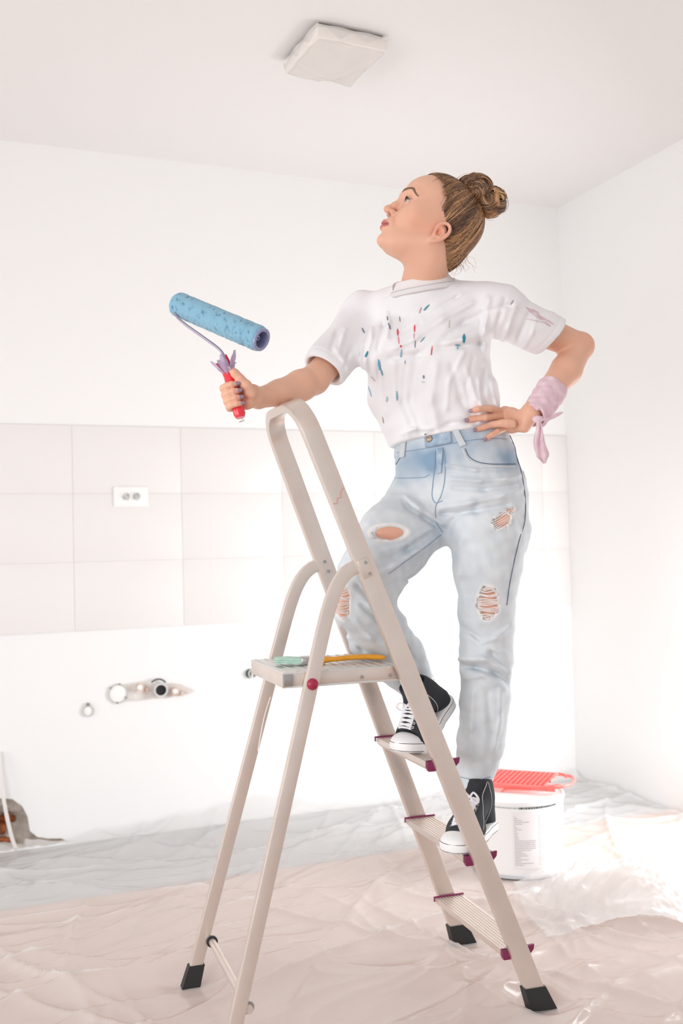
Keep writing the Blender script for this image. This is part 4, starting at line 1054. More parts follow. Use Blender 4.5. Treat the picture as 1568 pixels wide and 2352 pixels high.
# belt loops, button, fly, waistband tab
def patch(name, quad, m, th, b=bJ, nu=6, nv=10, off=.0012, parent=None):
    """cloth patch between four landmarks laid on the garment, with real thickness"""
    V = []; F = []
    for j in range(nv + 1):
        for i in range(nu + 1):
            u, v = i / nu, j / nv
            x = (1 - v) * ((1 - u) * quad[0][0] + u * quad[1][0]) + v * ((1 - u) * quad[3][0] + u * quad[2][0]); y = (1 - v) * ((1 - u) * quad[0][1] + u * quad[1][1]) + v * ((1 - u) * quad[3][1] + u * quad[2][1])
            h_ = hit(x, y, b, off)
            if h_ is None: h_ = (V[-1] if V else at(x, y, 2.6), 0)
            V.append(h_[0])
    for j in range(nv):
        for i in range(nu): a = j * (nu + 1) + i; F.append((a, a + nu + 1, a + nu + 2, a + 1))
    o = mesh_obj(name, V, F, m); md = o.modifiers.new('solid', 'SOLIDIFY'); md.thickness = th; md.offset = 1
    put(parent or jeans, o); return o
M['denim_loop'] = mat('denim_loop', srgb(206, 212, 216), .85, bump=.0004, bscale=700); M['denim_blue'] = mat('faded_blue_denim', srgb(138, 164, 190), .85, bump=.0004, bscale=600, two=srgb(186, 202, 216), vscale=60)
patch('belt_loop', [(1036, 984), (1050, 981), (1071, 1022), (1057, 1028)], M['denim_loop'], .0035)
patch('belt_loop', [(922, 1012), (934, 1010), (930, 1050), (919, 1052)], M['denim_loop'], .0035)
patch('waistband_tab', [(974, 996), (1034, 986), (1038, 1016), (978, 1028)], M['denim_blue'], .0022, nu=10, nv=6)
patch('fly', [(1002, 1030), (1018, 1028), (1014, 1086), (1004, 1088)], M['denim_blue'], .0018, nu=5, nv=12)
M['brass'] = mat('antique_brass', srgb(160, 140, 122), .35, metal=.7)
bp, bn = hit(987, 1008, bJ, .0045); bt = MB().disc(bp, bn, .0095, .0022, 26, dome=.0012).build('button', M['brass'], jeans); MB().ring(bp + bn * .0030, bn, .0050, .0062, .0006, 22).build('button_ring', M['steel'], jeans)
# threads across the rips
M['thread'] = mat('cotton_thread', srgb(244, 240, 238), .8); M['thread_pink'] = mat('shaded_thread', srgb(222, 196, 190), .8)
r5 = np.random.default_rng(9)
for idx, (rc, ex_, ey_, wx, wy, d) in enumerate(RIPS):
    mb = MB(); nrow = {0: 0, 1: 7, 2: 3, 3: 15, 4: 15}[idx]
    for k in range(nrow):
        y = (k + .5) / nrow * 2 - 1; y += r5.uniform(-.05, .05); wloc = math.sqrt(max(0, 1 - y * y)) * 1.06
        for q in range(2 if idx >= 3 else 1):
            yy = y + q * .05; p = [rc + ex_ * wx * x * wloc + ey_ * wy * (yy + .04 * math.sin(3 * x + k) + .05 * (1 - x * x) * -1) - d * (.0022 - .002 * x * x) for x in (-1, -.6, -.2, .2, .6, 1)]
            mb.tube(p, .00075, 5)
    for k in range(70 if idx == 0 else 50):        # frayed ends around the rim
        a = r5.uniform(0, 6.283); low = 1.0 if math.sin(a) < 0 else .35; p0 = rc + ex_ * wx * math.cos(a) * 1.02 + ey_ * wy * math.sin(a) * 1.02 - d * .002
        dr = nrm(ex_ * -math.cos(a) * .7 + ey_ * (-.9 if idx in (0, 1) and math.sin(a) < 0 else -math.sin(a)) + np.array(r5.normal(0, .4, 3))); ln = r5.uniform(.003, .010) * low * (1.5 if idx == 0 and math.sin(a) < -.5 else 1)
        mb.tube([p0, p0 + dr * ln * .5 - d * .0015, p0 + dr * ln - UPZ * .001 * 1.5 - d * .001], [.0007, .0006, .0003], 4)
    mb.build('frayed_threads', M['thread'], jeans)
# frayed hem of the right leg
mb = MB()
for k in range(60):
    a = 6.283 * k / 60; e1_ = nrm(np.cross(cRa, CF)); e2_ = np.cross(cRa, e1_); p0 = cR + (e1_ * math.cos(a) + e2_ * math.sin(a)) * .046 * (1 + .1 * math.sin(3 * a)) - cRa * .003
    mb.tube([p0, p0 + cRa * r5.uniform(.004, .011), p0 + cRa * r5.uniform(.008, .016) + np.array(r5.normal(0, .003, 3))], [.0008, .0008, .0004], 4)
mb.build('frayed_hem', M['thread'], jeans)

# paint on the shirt ------------------------------------------------
def paint(x, y, w, h_, ang, col, bv=bS):
    key = 'paint_%d_%d_%d' % col
    if key not in M: M[key] = mat('dry_paint_' + '_'.join(map(str, col)), srgb(*col), .5)
    w *= .72; h_ *= .80
    n = 18; V = []; F = []; ca, sa = math.cos(ang), math.sin(ang)
    pts = [(0, 0)] + [(f_ * w * math.cos(6.283 * k / n) * (1 + .12 * math.sin(5 * 6.283 * k / n + x)), f_ * h_ * math.sin(6.283 * k / n) * (1 + .1 * math.sin(3 * 6.283 * k / n))) for f_ in (.33, .68, 1.0) for k in range(n)]
    for a, b in pts:
        r_ = hit(x + a * ca - b * sa, y + a * sa + b * ca, bv, .0013)
        if r_ is None: return
        V.append(r_[0])
    F = [(0, 1 + k, 1 + (k + 1) % n) for k in range(n)] + [(1 + j * n + k, 1 + (j + 1) * n + k, 1 + (j + 1) * n + (k + 1) % n, 1 + j * n + (k + 1) % n) for j in range(2) for k in range(n)]
    o = mesh_obj('paint_stain', V, F, M[key]); md = o.modifiers.new('solid', 'SOLIDIFY'); md.thickness = .0004; put(shirt if bv is bS else jeans, o)
teal, teal2, red, pink, slate, sky, rose = (40, 140, 160), (110, 170, 186), (226, 70, 92), (236, 150, 170), (120, 130, 150), (150, 190, 210), (222, 186, 190)
for a in ((1065, 778, 4.6, 12, .05, teal), (1050, 792, 8, 2, .1, teal2), (1050, 798, 2, 8, 0, sky), (871, 838, 4, 16, -.18, (96, 170, 200)), (877, 855, 2.5, 10, -.3, teal2), (842, 814, 2.6, 10, .35, teal), (952, 755, 2.2, 11, 0, red), (951, 772, 1.2, 9, 0, pink), (913, 764, 2.8, 10, -.05, red), (915, 782, 2, 12, -.1, pink), (920, 795, 3, 3, 0, red), (921, 812, 3, 12, .1, sky), (991, 806, 1.8, 14, .12, red), (965, 713, 2, 10, .3, (200, 150, 170)), (979, 707, 3, 12, .75, (90, 150, 160)), (894, 750, 2, 10, -.25, slate), (890, 732, 1.4, 6, -.1, slate), (918, 734, 1.4, 8, -.1, slate), (834, 760, 2, 9, -.5, slate), (953, 790, 1.6, 12, 0, slate), (970, 780, 2, 10, .7, teal2), (973, 866, 3, 5, 0, slate), (972, 878, 5, 1.6, .2, (200, 196, 200)), (911, 910, 2.6, 14, -.05, (140, 184, 204)), (889, 917, 3.4, 8, .1, (188, 204, 214)), (843, 860, 1.8, 12, -.7, pink), (857, 870, 1.2, 10, -.7, rose), (850, 900, 1.4, 16, -.3, sky), (1031, 745, 2, 12, .1, (206, 206, 204)), (1175, 695, 2, 8, .5, (170, 160, 170)), (880, 965, 1.2, 10, -.2, (190, 170, 160)), (930, 832, 1.2, 5, 0, slate)):
    paint(*a)
for k in range(8): paint(1216 + 6.5 * k, 712 + 4.5 * k + 5 * math.sin(k * 2.4), 15, 2.0, .6, (226, 200, 204) if k % 2 else (218, 186, 192))
for k in range(5): paint(1212 + 9 * k, 733 + 2 * k, 7, 1.3, .12, (226, 206, 206))
# ================================================================ the body: one continuous surface
Hf = nrm([-.85, -.20, .49]); Hl = nrm(np.cross([0, 0, 1], Hf)); Hu = np.cross(Hf, Hl); H0 = at(1000, 500, 2.60)
def hp(f, l, u): return H0 + Hf * f + Hl * l + Hu * u
AX = [Hf, Hl, Hu]
B = Sdf()
# skull and face
B.ell(hp(-.014, 0, .022), (.100, .074, .076), AX, k=.01)
B.ell(hp(.030, 0, .026), (.071, .066, .062), AX, k=.03)
B.ell(hp(.026, 0, -.045), (.070, .060, .078), AX, k=.03)
B.ell(hp(.060, 0, -.100), (.046, .036, .036), AX, k=.03)
for s in (-1, 1):
    B.seg(hp(-.004, s * .050, -.088), hp(.066, s * .020, -.122), .020, .017, k=.026)
    B.ell(hp(.058, s * .038, -.050), (.026, .022, .022), AX, k=.028)
    B.seg(hp(.094, s * .012, .006), hp(.074, s * .046, .006), .009, .008, k=.018)
    B.ell(hp(.02, s * .058, -.030), (.045, .012, .025), AX, k=.025)
B.ell(hp(.092, 0, -.128), (.0135, .016, .0125), AX, k=.022)                   # chin
B.ell(hp(.094, 0, -.082), (.015, .022, .020), AX, k=.018)                     # muzzle
for s in (-1, 1): B.ell(hp(.101, s * .032, -.018), (.014, .017, .013), AX, k=.016, kind='sub')  # sockets
B.chain([hp(.090, 0, .012), hp(.096, 0, -.012), hp(.106, 0, -.030), hp(.117, 0, -.046)], [.011, .0085, .0085, .0085], k=.008, kfirst=.016)
B.ell(hp(.1185, 0, -.0500), (.0105, .0095, .0088), AX, k=.006)
for s in (-1, 1):
    B.ell(hp(.1045, s * .0125, -.0540), (.0100, .0058, .0078), AX, k=.006)
    B.seg(hp(.1115, s * .0068, -.0650), hp(.109, s * .0072, -.055), .0042, .0032, k=.003, kind='sub')
B.seg(hp(.1035, 0, -.062), hp(.112, 0, -.056), .0042, .0042, k=.005)          # columella
B.seg(hp(.1095, 0, -.066), hp(.1120, 0, -.079), .0022, .0022, k=.004, kind='sub')   # philtrum
# lips
for s in (-1, 1):
    B.chain([hp(.1085, 0, -.0855), hp(.1095, s * .006, -.0840), hp(.1020, s * .015, -.0872), hp(.0900, s * .0235, -.0905)], [.0062, .0064, .0054, .0036], k=.003, kfirst=.005)
    B.chain([hp(.1070, 0, -.0985), hp(.1045, s * .008, -.0980), hp(.0985, s * .016, -.0955), hp(.0900, s * .0225, -.0920)], [.0068, .0066, .0056, .0036], k=.003, kfirst=.005)
mouth = [hp(.116, 0, -.0915), hp(.1125, .008, -.0908), hp(.104, .016, -.0910), hp(.0925, .0245, -.0908)]; mouth2 = [hp(.116, 0, -.0915), hp(.1125, -.008, -.0908), hp(.104, -.016, -.0910), hp(.0925, -.0245, -.0908)]
B.fold(mouth, .0018, -.0040); B.fold(mouth2, .0018, -.0040)
B.fold([hp(.106, -.012, -.1085), hp(.108, 0, -.1095), hp(.106, .012, -.1085)], .006, -.003)
for s in (-1, 1): B.fold([hp(.099, s * .021, -.058), hp(.092, s * .030, -.075), hp(.086, s * .032, -.088)], .005, -.0014)
# eyes: lids around the eyeballs
EYE = [hp(.0800, s * .0310, -.0185) for s in (-1, 1)]
for s, e in zip((-1, 1), EYE):
    B.ell(e, (.0138, .0138, .0132), AX, k=.005)
    def lid(P, e=e, s=s):
        q = (P - e) @ np.array(AX).T; x = (q[:, 1] - s * .0015) / .0130; uo = .0058 * (1 - x * x) ; lo_ = -.0042 * (1 - x * x)
        band = np.maximum(q[:, 2] - uo + .0006, lo_ - q[:, 2]); return np.maximum(np.maximum(band, -q[:, 0] + .003), np.abs(q[:, 1]) - .015)
    B._p('sub', lid, .0012, e, .02)
    B.fold([e + Hf * .0105 + Hl * s * -.010 + Hu * .0075, e + Hf * .0125 + Hu * .0098, e + Hf * .0080 + Hl * s * .0105 + Hu * .0070], .0018, -.0016)
# ears
for s in (-1, 1):
    ec = hp(-.014, s * .0715, -.064); eu = nrm(Hu * .96 - Hf * .24); ef = nrm(Hf * .90 + Hu * .20 - Hl * s * .0); eo = Hl * s
    def ep(a, b, c=0): return ec + ef * a + eu * b + eo * c
    B.ell(ep(-.004, -.002, .002), (.0165, .0060, .0260), [ef, nrm(eo - ef * .25), eu], k=.006)
    hel = [ep(.012, .004, .003), ep(.011, .018, .006), ep(.002, .0285, .009), ep(-.010, .0275, .012), ep(-.0185, .016, .013), ep(-.0190, .000, .011), ep(-.013, -.016, .007), ep(-.004, -.0265, .004)]
    B.chain(catmull(hel, 3), [.0040] * 22, k=.0022)
    B.ell(ep(.002, -.0265, .002), (.0085, .0045, .0090), [ef, eo, eu], k=.004)
    B.chain([ep(-.004, .014, .010), ep(-.010, .004, .010), ep(-.008, -.010, .008), ep(.0, -.016, .006)], [.0034, .0034, .0034, .003], k=.003)
    B.ell(ep(.001, .000, .011), (.0070, .0110, .0100), [ef, eo, eu], k=.003, kind='sub')
    B.ell(ep(-.004, .019, .012), (.0075, .0060, .0055), [ef, eo, eu], k=.003, kind='sub')
    B.ell(ep(.0085, -.003, .005), (.0035, .0038, .0055), [ef, eo, eu], k=.003)
# neck, blended to shoulders and torso (inside the shirt)
B.seg(at(963, 690, 2.675), hp(-.032, 0, -.095), .0595, .0550, k=.03)
B.seg(hp(-.03, 0, -.10), hp(.036, 0, -.116), .044, .020, k=.035)
B.seg(at(968, 705, 2.69), at(985, 790, 2.70), .090, .122, TL_, .052, .082, k=.03)
B.seg(at(985, 790, 2.70), at(1020, 985, 2.715), .120, .112, TL_, .080, .078, k=.03)
B.seg(at(1020, 985, 2.715), at(1052, 1120, 2.735), .120, .155, TL_, .085, .108, k=.04)
# arms
B.seg(at(1040, 722, 2.67), J['shL'] + [0, .006, -.014], .046, .040, k=.02)
B.chain([J['shL'] + [0, .006, -.014], at(1250, 762, 2.685), J['elL'] + np.array([-.012, 0, .002])], [.040, .0410, .0360], k=.010)
B.ell(J['elL'] + np.array([.002, .012, .004]), (.026, .026, .026), k=.03)
B.chain([J['elL'] + np.array([-.012, 0, -.002]), at(1300, 850, 2.685), at(1250, 912, 2.625), J['wrL'] + np.array([-.008, 0, -.0])], [.0370, .0400, .0300, .0245], k=.012)
B.seg(at(905, 727, 2.75), J['shR'] + [0, .006, -.014], .046, .038, k=.02)
B.chain([J['shR'] + [0, .006, -.014], at(778, 808, 2.695), J['elR']], [.038, .0385, .0365], k=.010)
B.chain([J['elR'], at(690, 886, 2.585), at(640, 903, 2.53), J['wrR']], [.0375, .0390, .0320, .0245], k=.012)
# hand on the hip -------------------------------------------------
NAILS = []
def finger_on(pts, rs, lift=0.0):
    P = []
    for (x, y), r in zip(pts, rs):
        h_ = hit(x, y, None, r * .82 + lift)
        P.append(h_[0] if h_ is not None else at(x, y, 2.585))
    return P
fings = [([(1172, 955), (1148, 947), (1120, 938), (1102, 937), (1087, 941)], [.0115, .0095, .0088, .0080, .0070]),
         ([(1174, 963), (1148, 957), (1114, 958), (1093, 962), (1074, 968)], [.0115, .0098, .0090, .0082, .0070]),
         ([(1176, 973), (1152, 972), (1126, 978), (1109, 983), (1092, 988)], [.0115, .0095, .0086, .0078, .0068]),
         ([(1178, 983), (1156, 984), (1138, 993), (1126, 1000), (1114, 1006)], [.0105, .0086, .0078, .0070, .0062])]
kn = []
for pts, rs in fings:
    P = finger_on(pts, rs); 
    P[0] = at(pts[0][0], pts[0][1], P[1][1] - .002); P = [P[0]] + P[1:]
    P[2] = P[2] - CF * .003
    kn.append(P[0]); P.insert(1, (P[0] + P[1]) / 2); rs = [rs[0] * .92, (rs[0] + rs[1]) / 2] + rs[1:]
    B.seg(P[0], P[1], rs[0], rs[1], k=.014); B.chain(P[1:], rs[1:], k=.0025, kfirst=.005)
    NAILS.append((P[-1], nrm(P[-1] - P[-2]), rs[-1]))
hw_ = J['wrL'] + np.array([-.008, 0, 0]); pc_ = at(1188, 972, (hw_[1] + kn[1][1]) / 2)
B.seg(hw_, at(1200, 973, (hw_[1] * .5 + kn[1][1] * .5)), .0230, .0215, CU, .0180, .0145, k=.012)
B.seg(at(1205, 973, hw_[1]), at(1172, 967, kn[1][1] + .003), .0220, .0265, CU, .0155, .0115, k=.014)
B.chain([at(1196, 962, hw_[1] + .012), at(1176, 949, hw_[1] + .028), at(1160, 944, hw_[1] + .045), at(1148, 946, hw_[1] + .058)], [.014, .0115, .0100, .0085], k=.010)   # thumb behind the waist
# hand around the roller handle -----------------------------------
hx_ = nrm(CR - hd * (CR @ hd)); hz_ = nrm(np.cross(hd, hx_)); hz_ = hz_ if hz_ @ CF < 0 else -hz_      # hz_: towards the camera
def gp(y, ang, rad):
    """point around the handle: y metres from its top, angle 0 = image right, 90 = towards camera"""
    a = math.radians(ang); return hT + hd * y + rad * (math.cos(a) * hx_ + math.sin(a) * hz_)
grip = []
for i, (y, r_, sp) in enumerate(((.046, .0088, 1.0), (.0635, .0092, 1.0), (.0800, .0088, .98), (.0950, .0078, .93))):
    R_ = .0128 + r_ * .92
    P = [gp(y - .002, 330, R_ + .015), gp(y - .003, 290, R_ + .008), gp(y - .001, 245, R_ + .004), gp(y, 205, R_ + .002), gp(y + .001, 165, R_ + .001), gp(y + .002, 125, R_), gp(y + .003, 88, R_), gp(y + .0035, 62, R_)]
    rr0 = [r_ * 1.25, r_ * 1.12, r_ * 1.02, r_, r_ * .98, r_ * .93, r_ * .88, r_ * .78]
    B.chain(P, rr0, k=.002); NAILS.append((P[-1], nrm(P[-1] - P[-2]), rr0[-1])); grip.append(P)
wr = J['wrR']; pm = gp(.070, 325, .040)
B.seg(wr, wr * .5 + gp(.068, 340, .040) * .5, .0235, .0240, hd, .0195, .0180, k=.012)
B.seg(wr * .55 + gp(.068, 340, .040) * .45, gp(.070, 320, .032), .0240, .0300, hd, .0170, .0130, k=.014)
th = [gp(.072, 350, .036), gp(.050, 10, .032), gp(.030, 25, .0270), gp(.012, 40, .0250), gp(.002, 48, .0245)]
th = [gp(.074, 352, .038), gp(.056, 12, .034), gp(.038, 30, .0270), gp(.024, 48, .0235), gp(.014, 62, .0225)]
B.chain(th, [.0150, .0125, .0105, .0098, .0080], k=.006); NAILS.append((th[-1], nrm(th[-1] - th[-2]), .0080))
# legs
for h_, k_, a_, m1, m2 in ((J['hipL'], J['knL'], J['anL'], at(1120, 1290, 2.68), at(1112, 1560, 2.70)), (J['hipR'], J['knR'] + np.array([.0, .005, .0]), J['anR'], at(900, 1250, 2.68), at(885, 1470, 2.66))):
    B.chain([h_, m1, k_], [.088, .0745, .0560], k=.03)
    B.chain([k_, m2, a_], [.0520, .0500, .0330], k=.02)
B.ell(at(893, 1227, 2.64), (.05, .05, .05), k=.03) if False else None
# make sure skin lies right under each opening of the jeans
for (rc, ex_, ey_, wx, wy, d) in RIPS:
    B.ell(rc + d * (.0085 + .03), (wx * 1.15, wy * 1.15, .030), [ex_, ey_, d], k=.02)
# feet inside the shoes
zs2 = ZS[1] + .0102; zs3 = ZS[2] + .0102
toeL = np.array([.247, 2.500, zs2 + .001]); dL = nrm(np.array([.115, .225, 0])); heelL = toeL + dL * .262
ballR = np.array([.173, 2.625, zs3]); heelR = np.array([.275, 2.735, zs3 + .105]); toeR = heelR + (ballR - heelR) / .706
def footpt(h_, t_, x, z): fx = nrm(t_ - h_); up = nrm(UPZ - fx * fx[2]); return h_ + fx * x + up * z
for an_, h_, t_ in ((J['anL'], heelL, toeL), (J['anR'], heelR, toeR)):
    B.chain([an_, footpt(h_, t_, .062, .075), footpt(h_, t_, .150, .040), footpt(h_, t_, .182, .030)], [.030, .026, .021, .014], k=.012)
def skin(V):
    base = np.array(srgb(230, 180, 154)[:3]); c = np.tile(base, (len(V), 1))
    q = (V - H0) @ np.array(AX).T
    def blend(c, w, col): w = np.clip(w, 0, 1)[:, None]; return c * (1 - w) + np.array(srgb(*col)[:3]) * w
    def g(f, l, u, r): return np.exp(-(((q[:, 0] - f) ** 2 + (np.abs(q[:, 1]) - l) ** 2 + (q[:, 2] - u) ** 2) / r ** 2))
    c = blend(c, g(.05, .055, -.065, .030) * .30, (222, 142, 112)); c = blend(c, g(.118, 0, -.052, .014) * .45, (230, 150, 128))
    c = blend(c, g(-.014, .082, -.060, .026) * .5, (238, 158, 138))
    # lips
    x = np.abs(q[:, 1]); ul = np.clip(1 - np.abs(q[:, 2] + .0866 + .12 * x) / (.0064 * np.clip(1 - (x / .026) ** 4, 0, 1) + 1e-4), 0, 1); ll = np.clip(1 - np.abs(q[:, 2] + .0975 - .16 * x) / (.0072 * np.clip(1 - (x / .026) ** 4, 0, 1) + 1e-4), 0, 1)
    w = np.clip(np.maximum(ul, ll) * 3, 0, 1) * (q[:, 0] > .08) * (x < .0245); c = blend(c, w * .9, (198, 108, 108))
    c = blend(c, np.exp(-((q[:, 2] + .0912) / .0018) ** 2) * (q[:, 0] > .085) * (x < .024) * .8, (120, 52, 52))
    # nostrils, lid line
    c = blend(c, g(.1090, .0072, -.0615, .0054) * .95, (120, 60, 48))
    for s, e in zip((-1, 1), EYE):
        d = V - e; dd = np.linalg.norm(d, axis=1); r_ = d @ Hu; c = blend(c, (dd < .019) * np.exp(-((r_ - .0062 + .0000) / .0016) ** 2) * .6 * ((d @ Hf) > 0), (110, 70, 58))
        c = blend(c, (dd < .022) * ((d @ Hf) > 0) * .16, (190, 130, 112))
    # knuckles and palms a little redder
    for P_, d_, r_ in NAILS: c = blend(c, np.exp(-(np.linalg.norm(V - P_, axis=1) / .014) ** 2) * .35, (232, 150, 130))
    c = blend(c, np.exp(-(np.linalg.norm(V - J['elL'], axis=1) / .045) ** 2) * .35, (230, 150, 124))
    # knees seen through the openings
    c = blend(c, (V[:, 2] < 1.30) * .25, (238, 170, 150))
    return np.concatenate([c, np.ones((len(V), 1))], 1)
M['skin'] = mat('skin', srgb(236, 190, 166), .48, spec=.35, attr='Col', sss=.12, bump=.00015, bscale=500)
body, BV, BF = sdf_obj('body', B, .0021, M['skin'], person, colfn=skin)
body['label'] = 'fair skinned face, arms and hands'
bB = bvh_of(BV, BF)
# nails
M['nail'] = mat('mauve_nail_polish', srgb(156, 132, 152), .2, coat=.6)
for P_, d_, r_ in NAILS:
    # outward direction: away from the palm side = towards camera for the hip hand and thumb
    out = nrm(-CF - d_ * (-CF @ d_)) if P_ is not None else -CF
    if NAILS.index((P_, d_, r_)) >= 4 if False else False: pass
    c = P_ + out * r_ * .70 + d_ * r_ * .35; sd = np.cross(d_, out); mb = MB(); V = []; F = []
    for i in range(6):
        for j in range(5):
            u = (j / 4 * 2 - 1); t = i / 5; ww = r_ * .72 * (1 - .35 * max(0, t - .6) * 2.5); V.append(c + sd * u * ww + d_ * (t * r_ * 1.7 - r_ * .5) + out * (r_ * .34 * (1 - u * u) - r_ * .10 * t))
    for i in range(5):
        for j in range(4): a = i * 5 + j; F.append((a, a + 1, a + 6, a + 5))
    o = mesh_obj('nail', V, F, M['nail']); md = o.modifiers.new('solid', 'SOLIDIFY'); md.thickness = .0008; put(body, o)
# eyes
M['eye_white'] = mat('eye_white', srgb(208, 198, 194), .15, coat=.5); M['iris'] = mat('grey_green_iris', srgb(78, 86, 82), .1, coat=1); M['pupil'] = mat('pupil', srgb(16, 14, 14), .1, coat=1)
M['brow'] = mat('brown_brow_hair', srgb(128, 98, 80), .8); M['lash'] = mat('dark_lash', srgb(48, 38, 34), .7)
gaze = nrm(Hf * .93 + Hu * .22 + Hl * .06)
for s, e in zip((-1, 1), EYE):
    eb = MB().sphere(e, .0123, 14).build('eyeball', M['eye_white'], body)
    MB().disc(e + gaze * .0114, gaze, .0062, .0007, 24, dome=.0006).build('iris', M['iris'], eb)
    MB().disc(e + gaze * .0124, gaze, .0026, .0005, 18, dome=.0004).build('pupil', M['pupil'], eb)
    mb = MB()
    for k in range(26):
        x = (k / 25 * 2 - 1) * .95; l_ = s * (.0015 + x * s * .0125); r0 = math.sqrt(max(1e-6, .0142 ** 2 - l_ ** 2 - (.0056 * (1 - x * x)) ** 2))
        p0 = e + Hl * l_ + Hu * (.0052 * (1 - x * x)) + Hf * r0 * .98; dr = nrm(Hf * .7 + Hu * .9 + Hl * l_ * 60); mb.tube([p0, p0 + dr * .003, p0 + dr * .0048 + Hu * .002], [.00042, .00034, .00012], 4)
        if k % 5 == 9:
            p0 = e + Hl * l_ + Hu * (-.0042 * (1 - x * x)) + Hf * r0; mb.tube([p0, p0 + nrm(Hf - Hu * .5 + Hl * l_ * 50) * .0032], [.0003, .0001], 4)
    mb.build('eyelashes', M['lash'], body)
    # eyebrow: short hairs along an arch, laid on the skin
    mb = MB(); arch = catmull([np.array([.012, .0085]), np.array([.026, .0150]), np.array([.042, .0140]), np.array([.057, -.0020])], 26)
    for k, q in enumerate(arch):
        for j in range(5):
            l_, u_ = q[0], q[1] + (j - 2) * .0013 * (1.15 - k / len(arch) * .8) + r5.normal(0, .0003)
            r_ = bB.ray_cast(Vector(hp(.20, s * l_ * 1.0, u_)), Vector(-Hf), .3)
            if r_[0] is None: continue
            p0 = np.array(r_[0]) + Hf * .0004; dr = nrm(Hl * s * .9 + Hu * (.55 - 1.0 * k / len(arch)) - Hf * (.25 + .5 * k / len(arch))); mb.tube([p0, p0 + dr * .003 + Hf * .0006, p0 + dr * .0055], [.00055, .00050, .0002], 4)
    mb.build('eyebrow', M['brow'], body)

# ================================================================ hair
Hs = Sdf()
Hs.ell(hp(-.014, 0, .024), (.1050, .0790, .0805), AX, k=.01)
Hs.ell(hp(.018, 0, .032), (.074, .0705, .0665), AX, k=.03)
Hs.ell(hp(-.060, 0, -.020), (.055, .064, .086), AX, k=.04)
Hs.ell(hp(-.060, 0, -.075), (.040, .052, .050), AX, k=.03)
def fl(u): return np.interp(u, [-.14, -.105, -.085, -.06, -.035, -.012, .010, .030, .055, .082, .10, .13], [-.068, -.062, -.046, -.040, -.034, -.016, -.002, .012, .030, .056, .085, .12])
def hcut(P):
    q = (P - H0) @ np.array(AX).T; lat = np.abs(q[:, 1]) / .078
    return (q[:, 0] - fl(q[:, 2]) - .012 * np.clip(1 - lat, 0, 1) * (q[:, 2] > .03)) * .8
Hs.cut(hcut, k=.006)
def huv(P): return .0010 * np.sin(((P - H0) @ Hu) * 420 + ((P - H0) @ Hl) * 260)
def haircol(V):
    q = (V - H0) @ np.array(AX).T; a = np.arctan2(q[:, 2] - .069, q[:, 0] + .057); t = .5 + .5 * np.sin(a * 70 + q[:, 1] * 300); t2 = .5 + .5 * np.sin(a * 27 + q[:, 1] * 90)
    dk = np.array(srgb(92, 70, 56)[:3]); lt = np.array(srgb(168, 130, 100)[:3]); w = (t * .5 + t2 * .4)[:, None]
    return np.concatenate([dk * (1 - w) + lt * w, np.ones((len(V), 1))], 1)
M['hair_base'] = mat('brown_hair_base', srgb(120, 92, 72), .55, attr='Col')
hair, HV, HFc = sdf_obj('hair', Hs, .003, M['hair_base'], person, colfn=haircol)
hair['label'] = 'brown hair with blonde streaks swept up from the neck'
m = bpy.data.materials.new('hair_strands'); m.use_nodes = True; nt = m.node_tree; N = nt.nodes; L = nt.links; p = N['Principled BSDF']; p.inputs['Roughness'].default_value = .36; p.inputs['Specular IOR Level'].default_value = .6
an = N.new('ShaderNodeAttribute'); an.attribute_name = 'Col'; L.new(an.outputs['Color'], p.inputs['Base Color']); M['strand'] = m
TONES = [srgb(*c) for c in ((78, 54, 40), (102, 74, 54), (124, 90, 64), (150, 110, 78), (182, 134, 92), (210, 160, 112), (228, 182, 134), (114, 80, 56), (92, 66, 50))]
def strands(name, curves, rads, tones, parent, n=4):
    V = []; F = []; Cc = []
    for pts, r, tn in zip(curves, rads, tones):
        pts = np.asarray(pts); m_ = len(pts); T = np.gradient(pts, axis=0); T /= np.linalg.norm(T, axis=1, keepdims=True) + 1e-9
        ref = np.array([.31, .52, .79]); Nn_ = np.cross(T, ref); Nn_ /= np.linalg.norm(Nn_, axis=1, keepdims=True) + 1e-9; Bn = np.cross(T, Nn_)
        tt_ = np.linspace(0, 1, m_); rr0 = r * np.clip(.12 + tt_ * 5, 0, 1) * np.clip(.3 + (1 - tt_) * 6, 0, 1); b = len(V)
        ring_ = []
        for k in range(n): a = 2 * math.pi * k / n; ring_.append(pts + rr0[:, None] * (math.cos(a) * Nn_ + math.sin(a) * Bn))
        R_ = np.stack(ring_, 1).reshape(-1, 3); V.extend(R_); Cc.extend([TONES[tn]] * len(R_))
        for i in range(m_ - 1):
            for k in range(n): F.append((b + i * n + k, b + i * n + (k + 1) % n, b + (i + 1) * n + (k + 1) % n, b + (i + 1) * n + k))
    o = mesh_obj(name, np.array(V), np.array(F), M['strand'], None, True, cols=np.array(Cc)); put(parent, o); return o
bunbase = hp(-.057, 0, .075)
r6 = np.random.default_rng(21)
sel = r6.choice(len(HV), 7500); P0 = HV[sel]; q0_ = (P0 - H0) @ np.array(AX).T
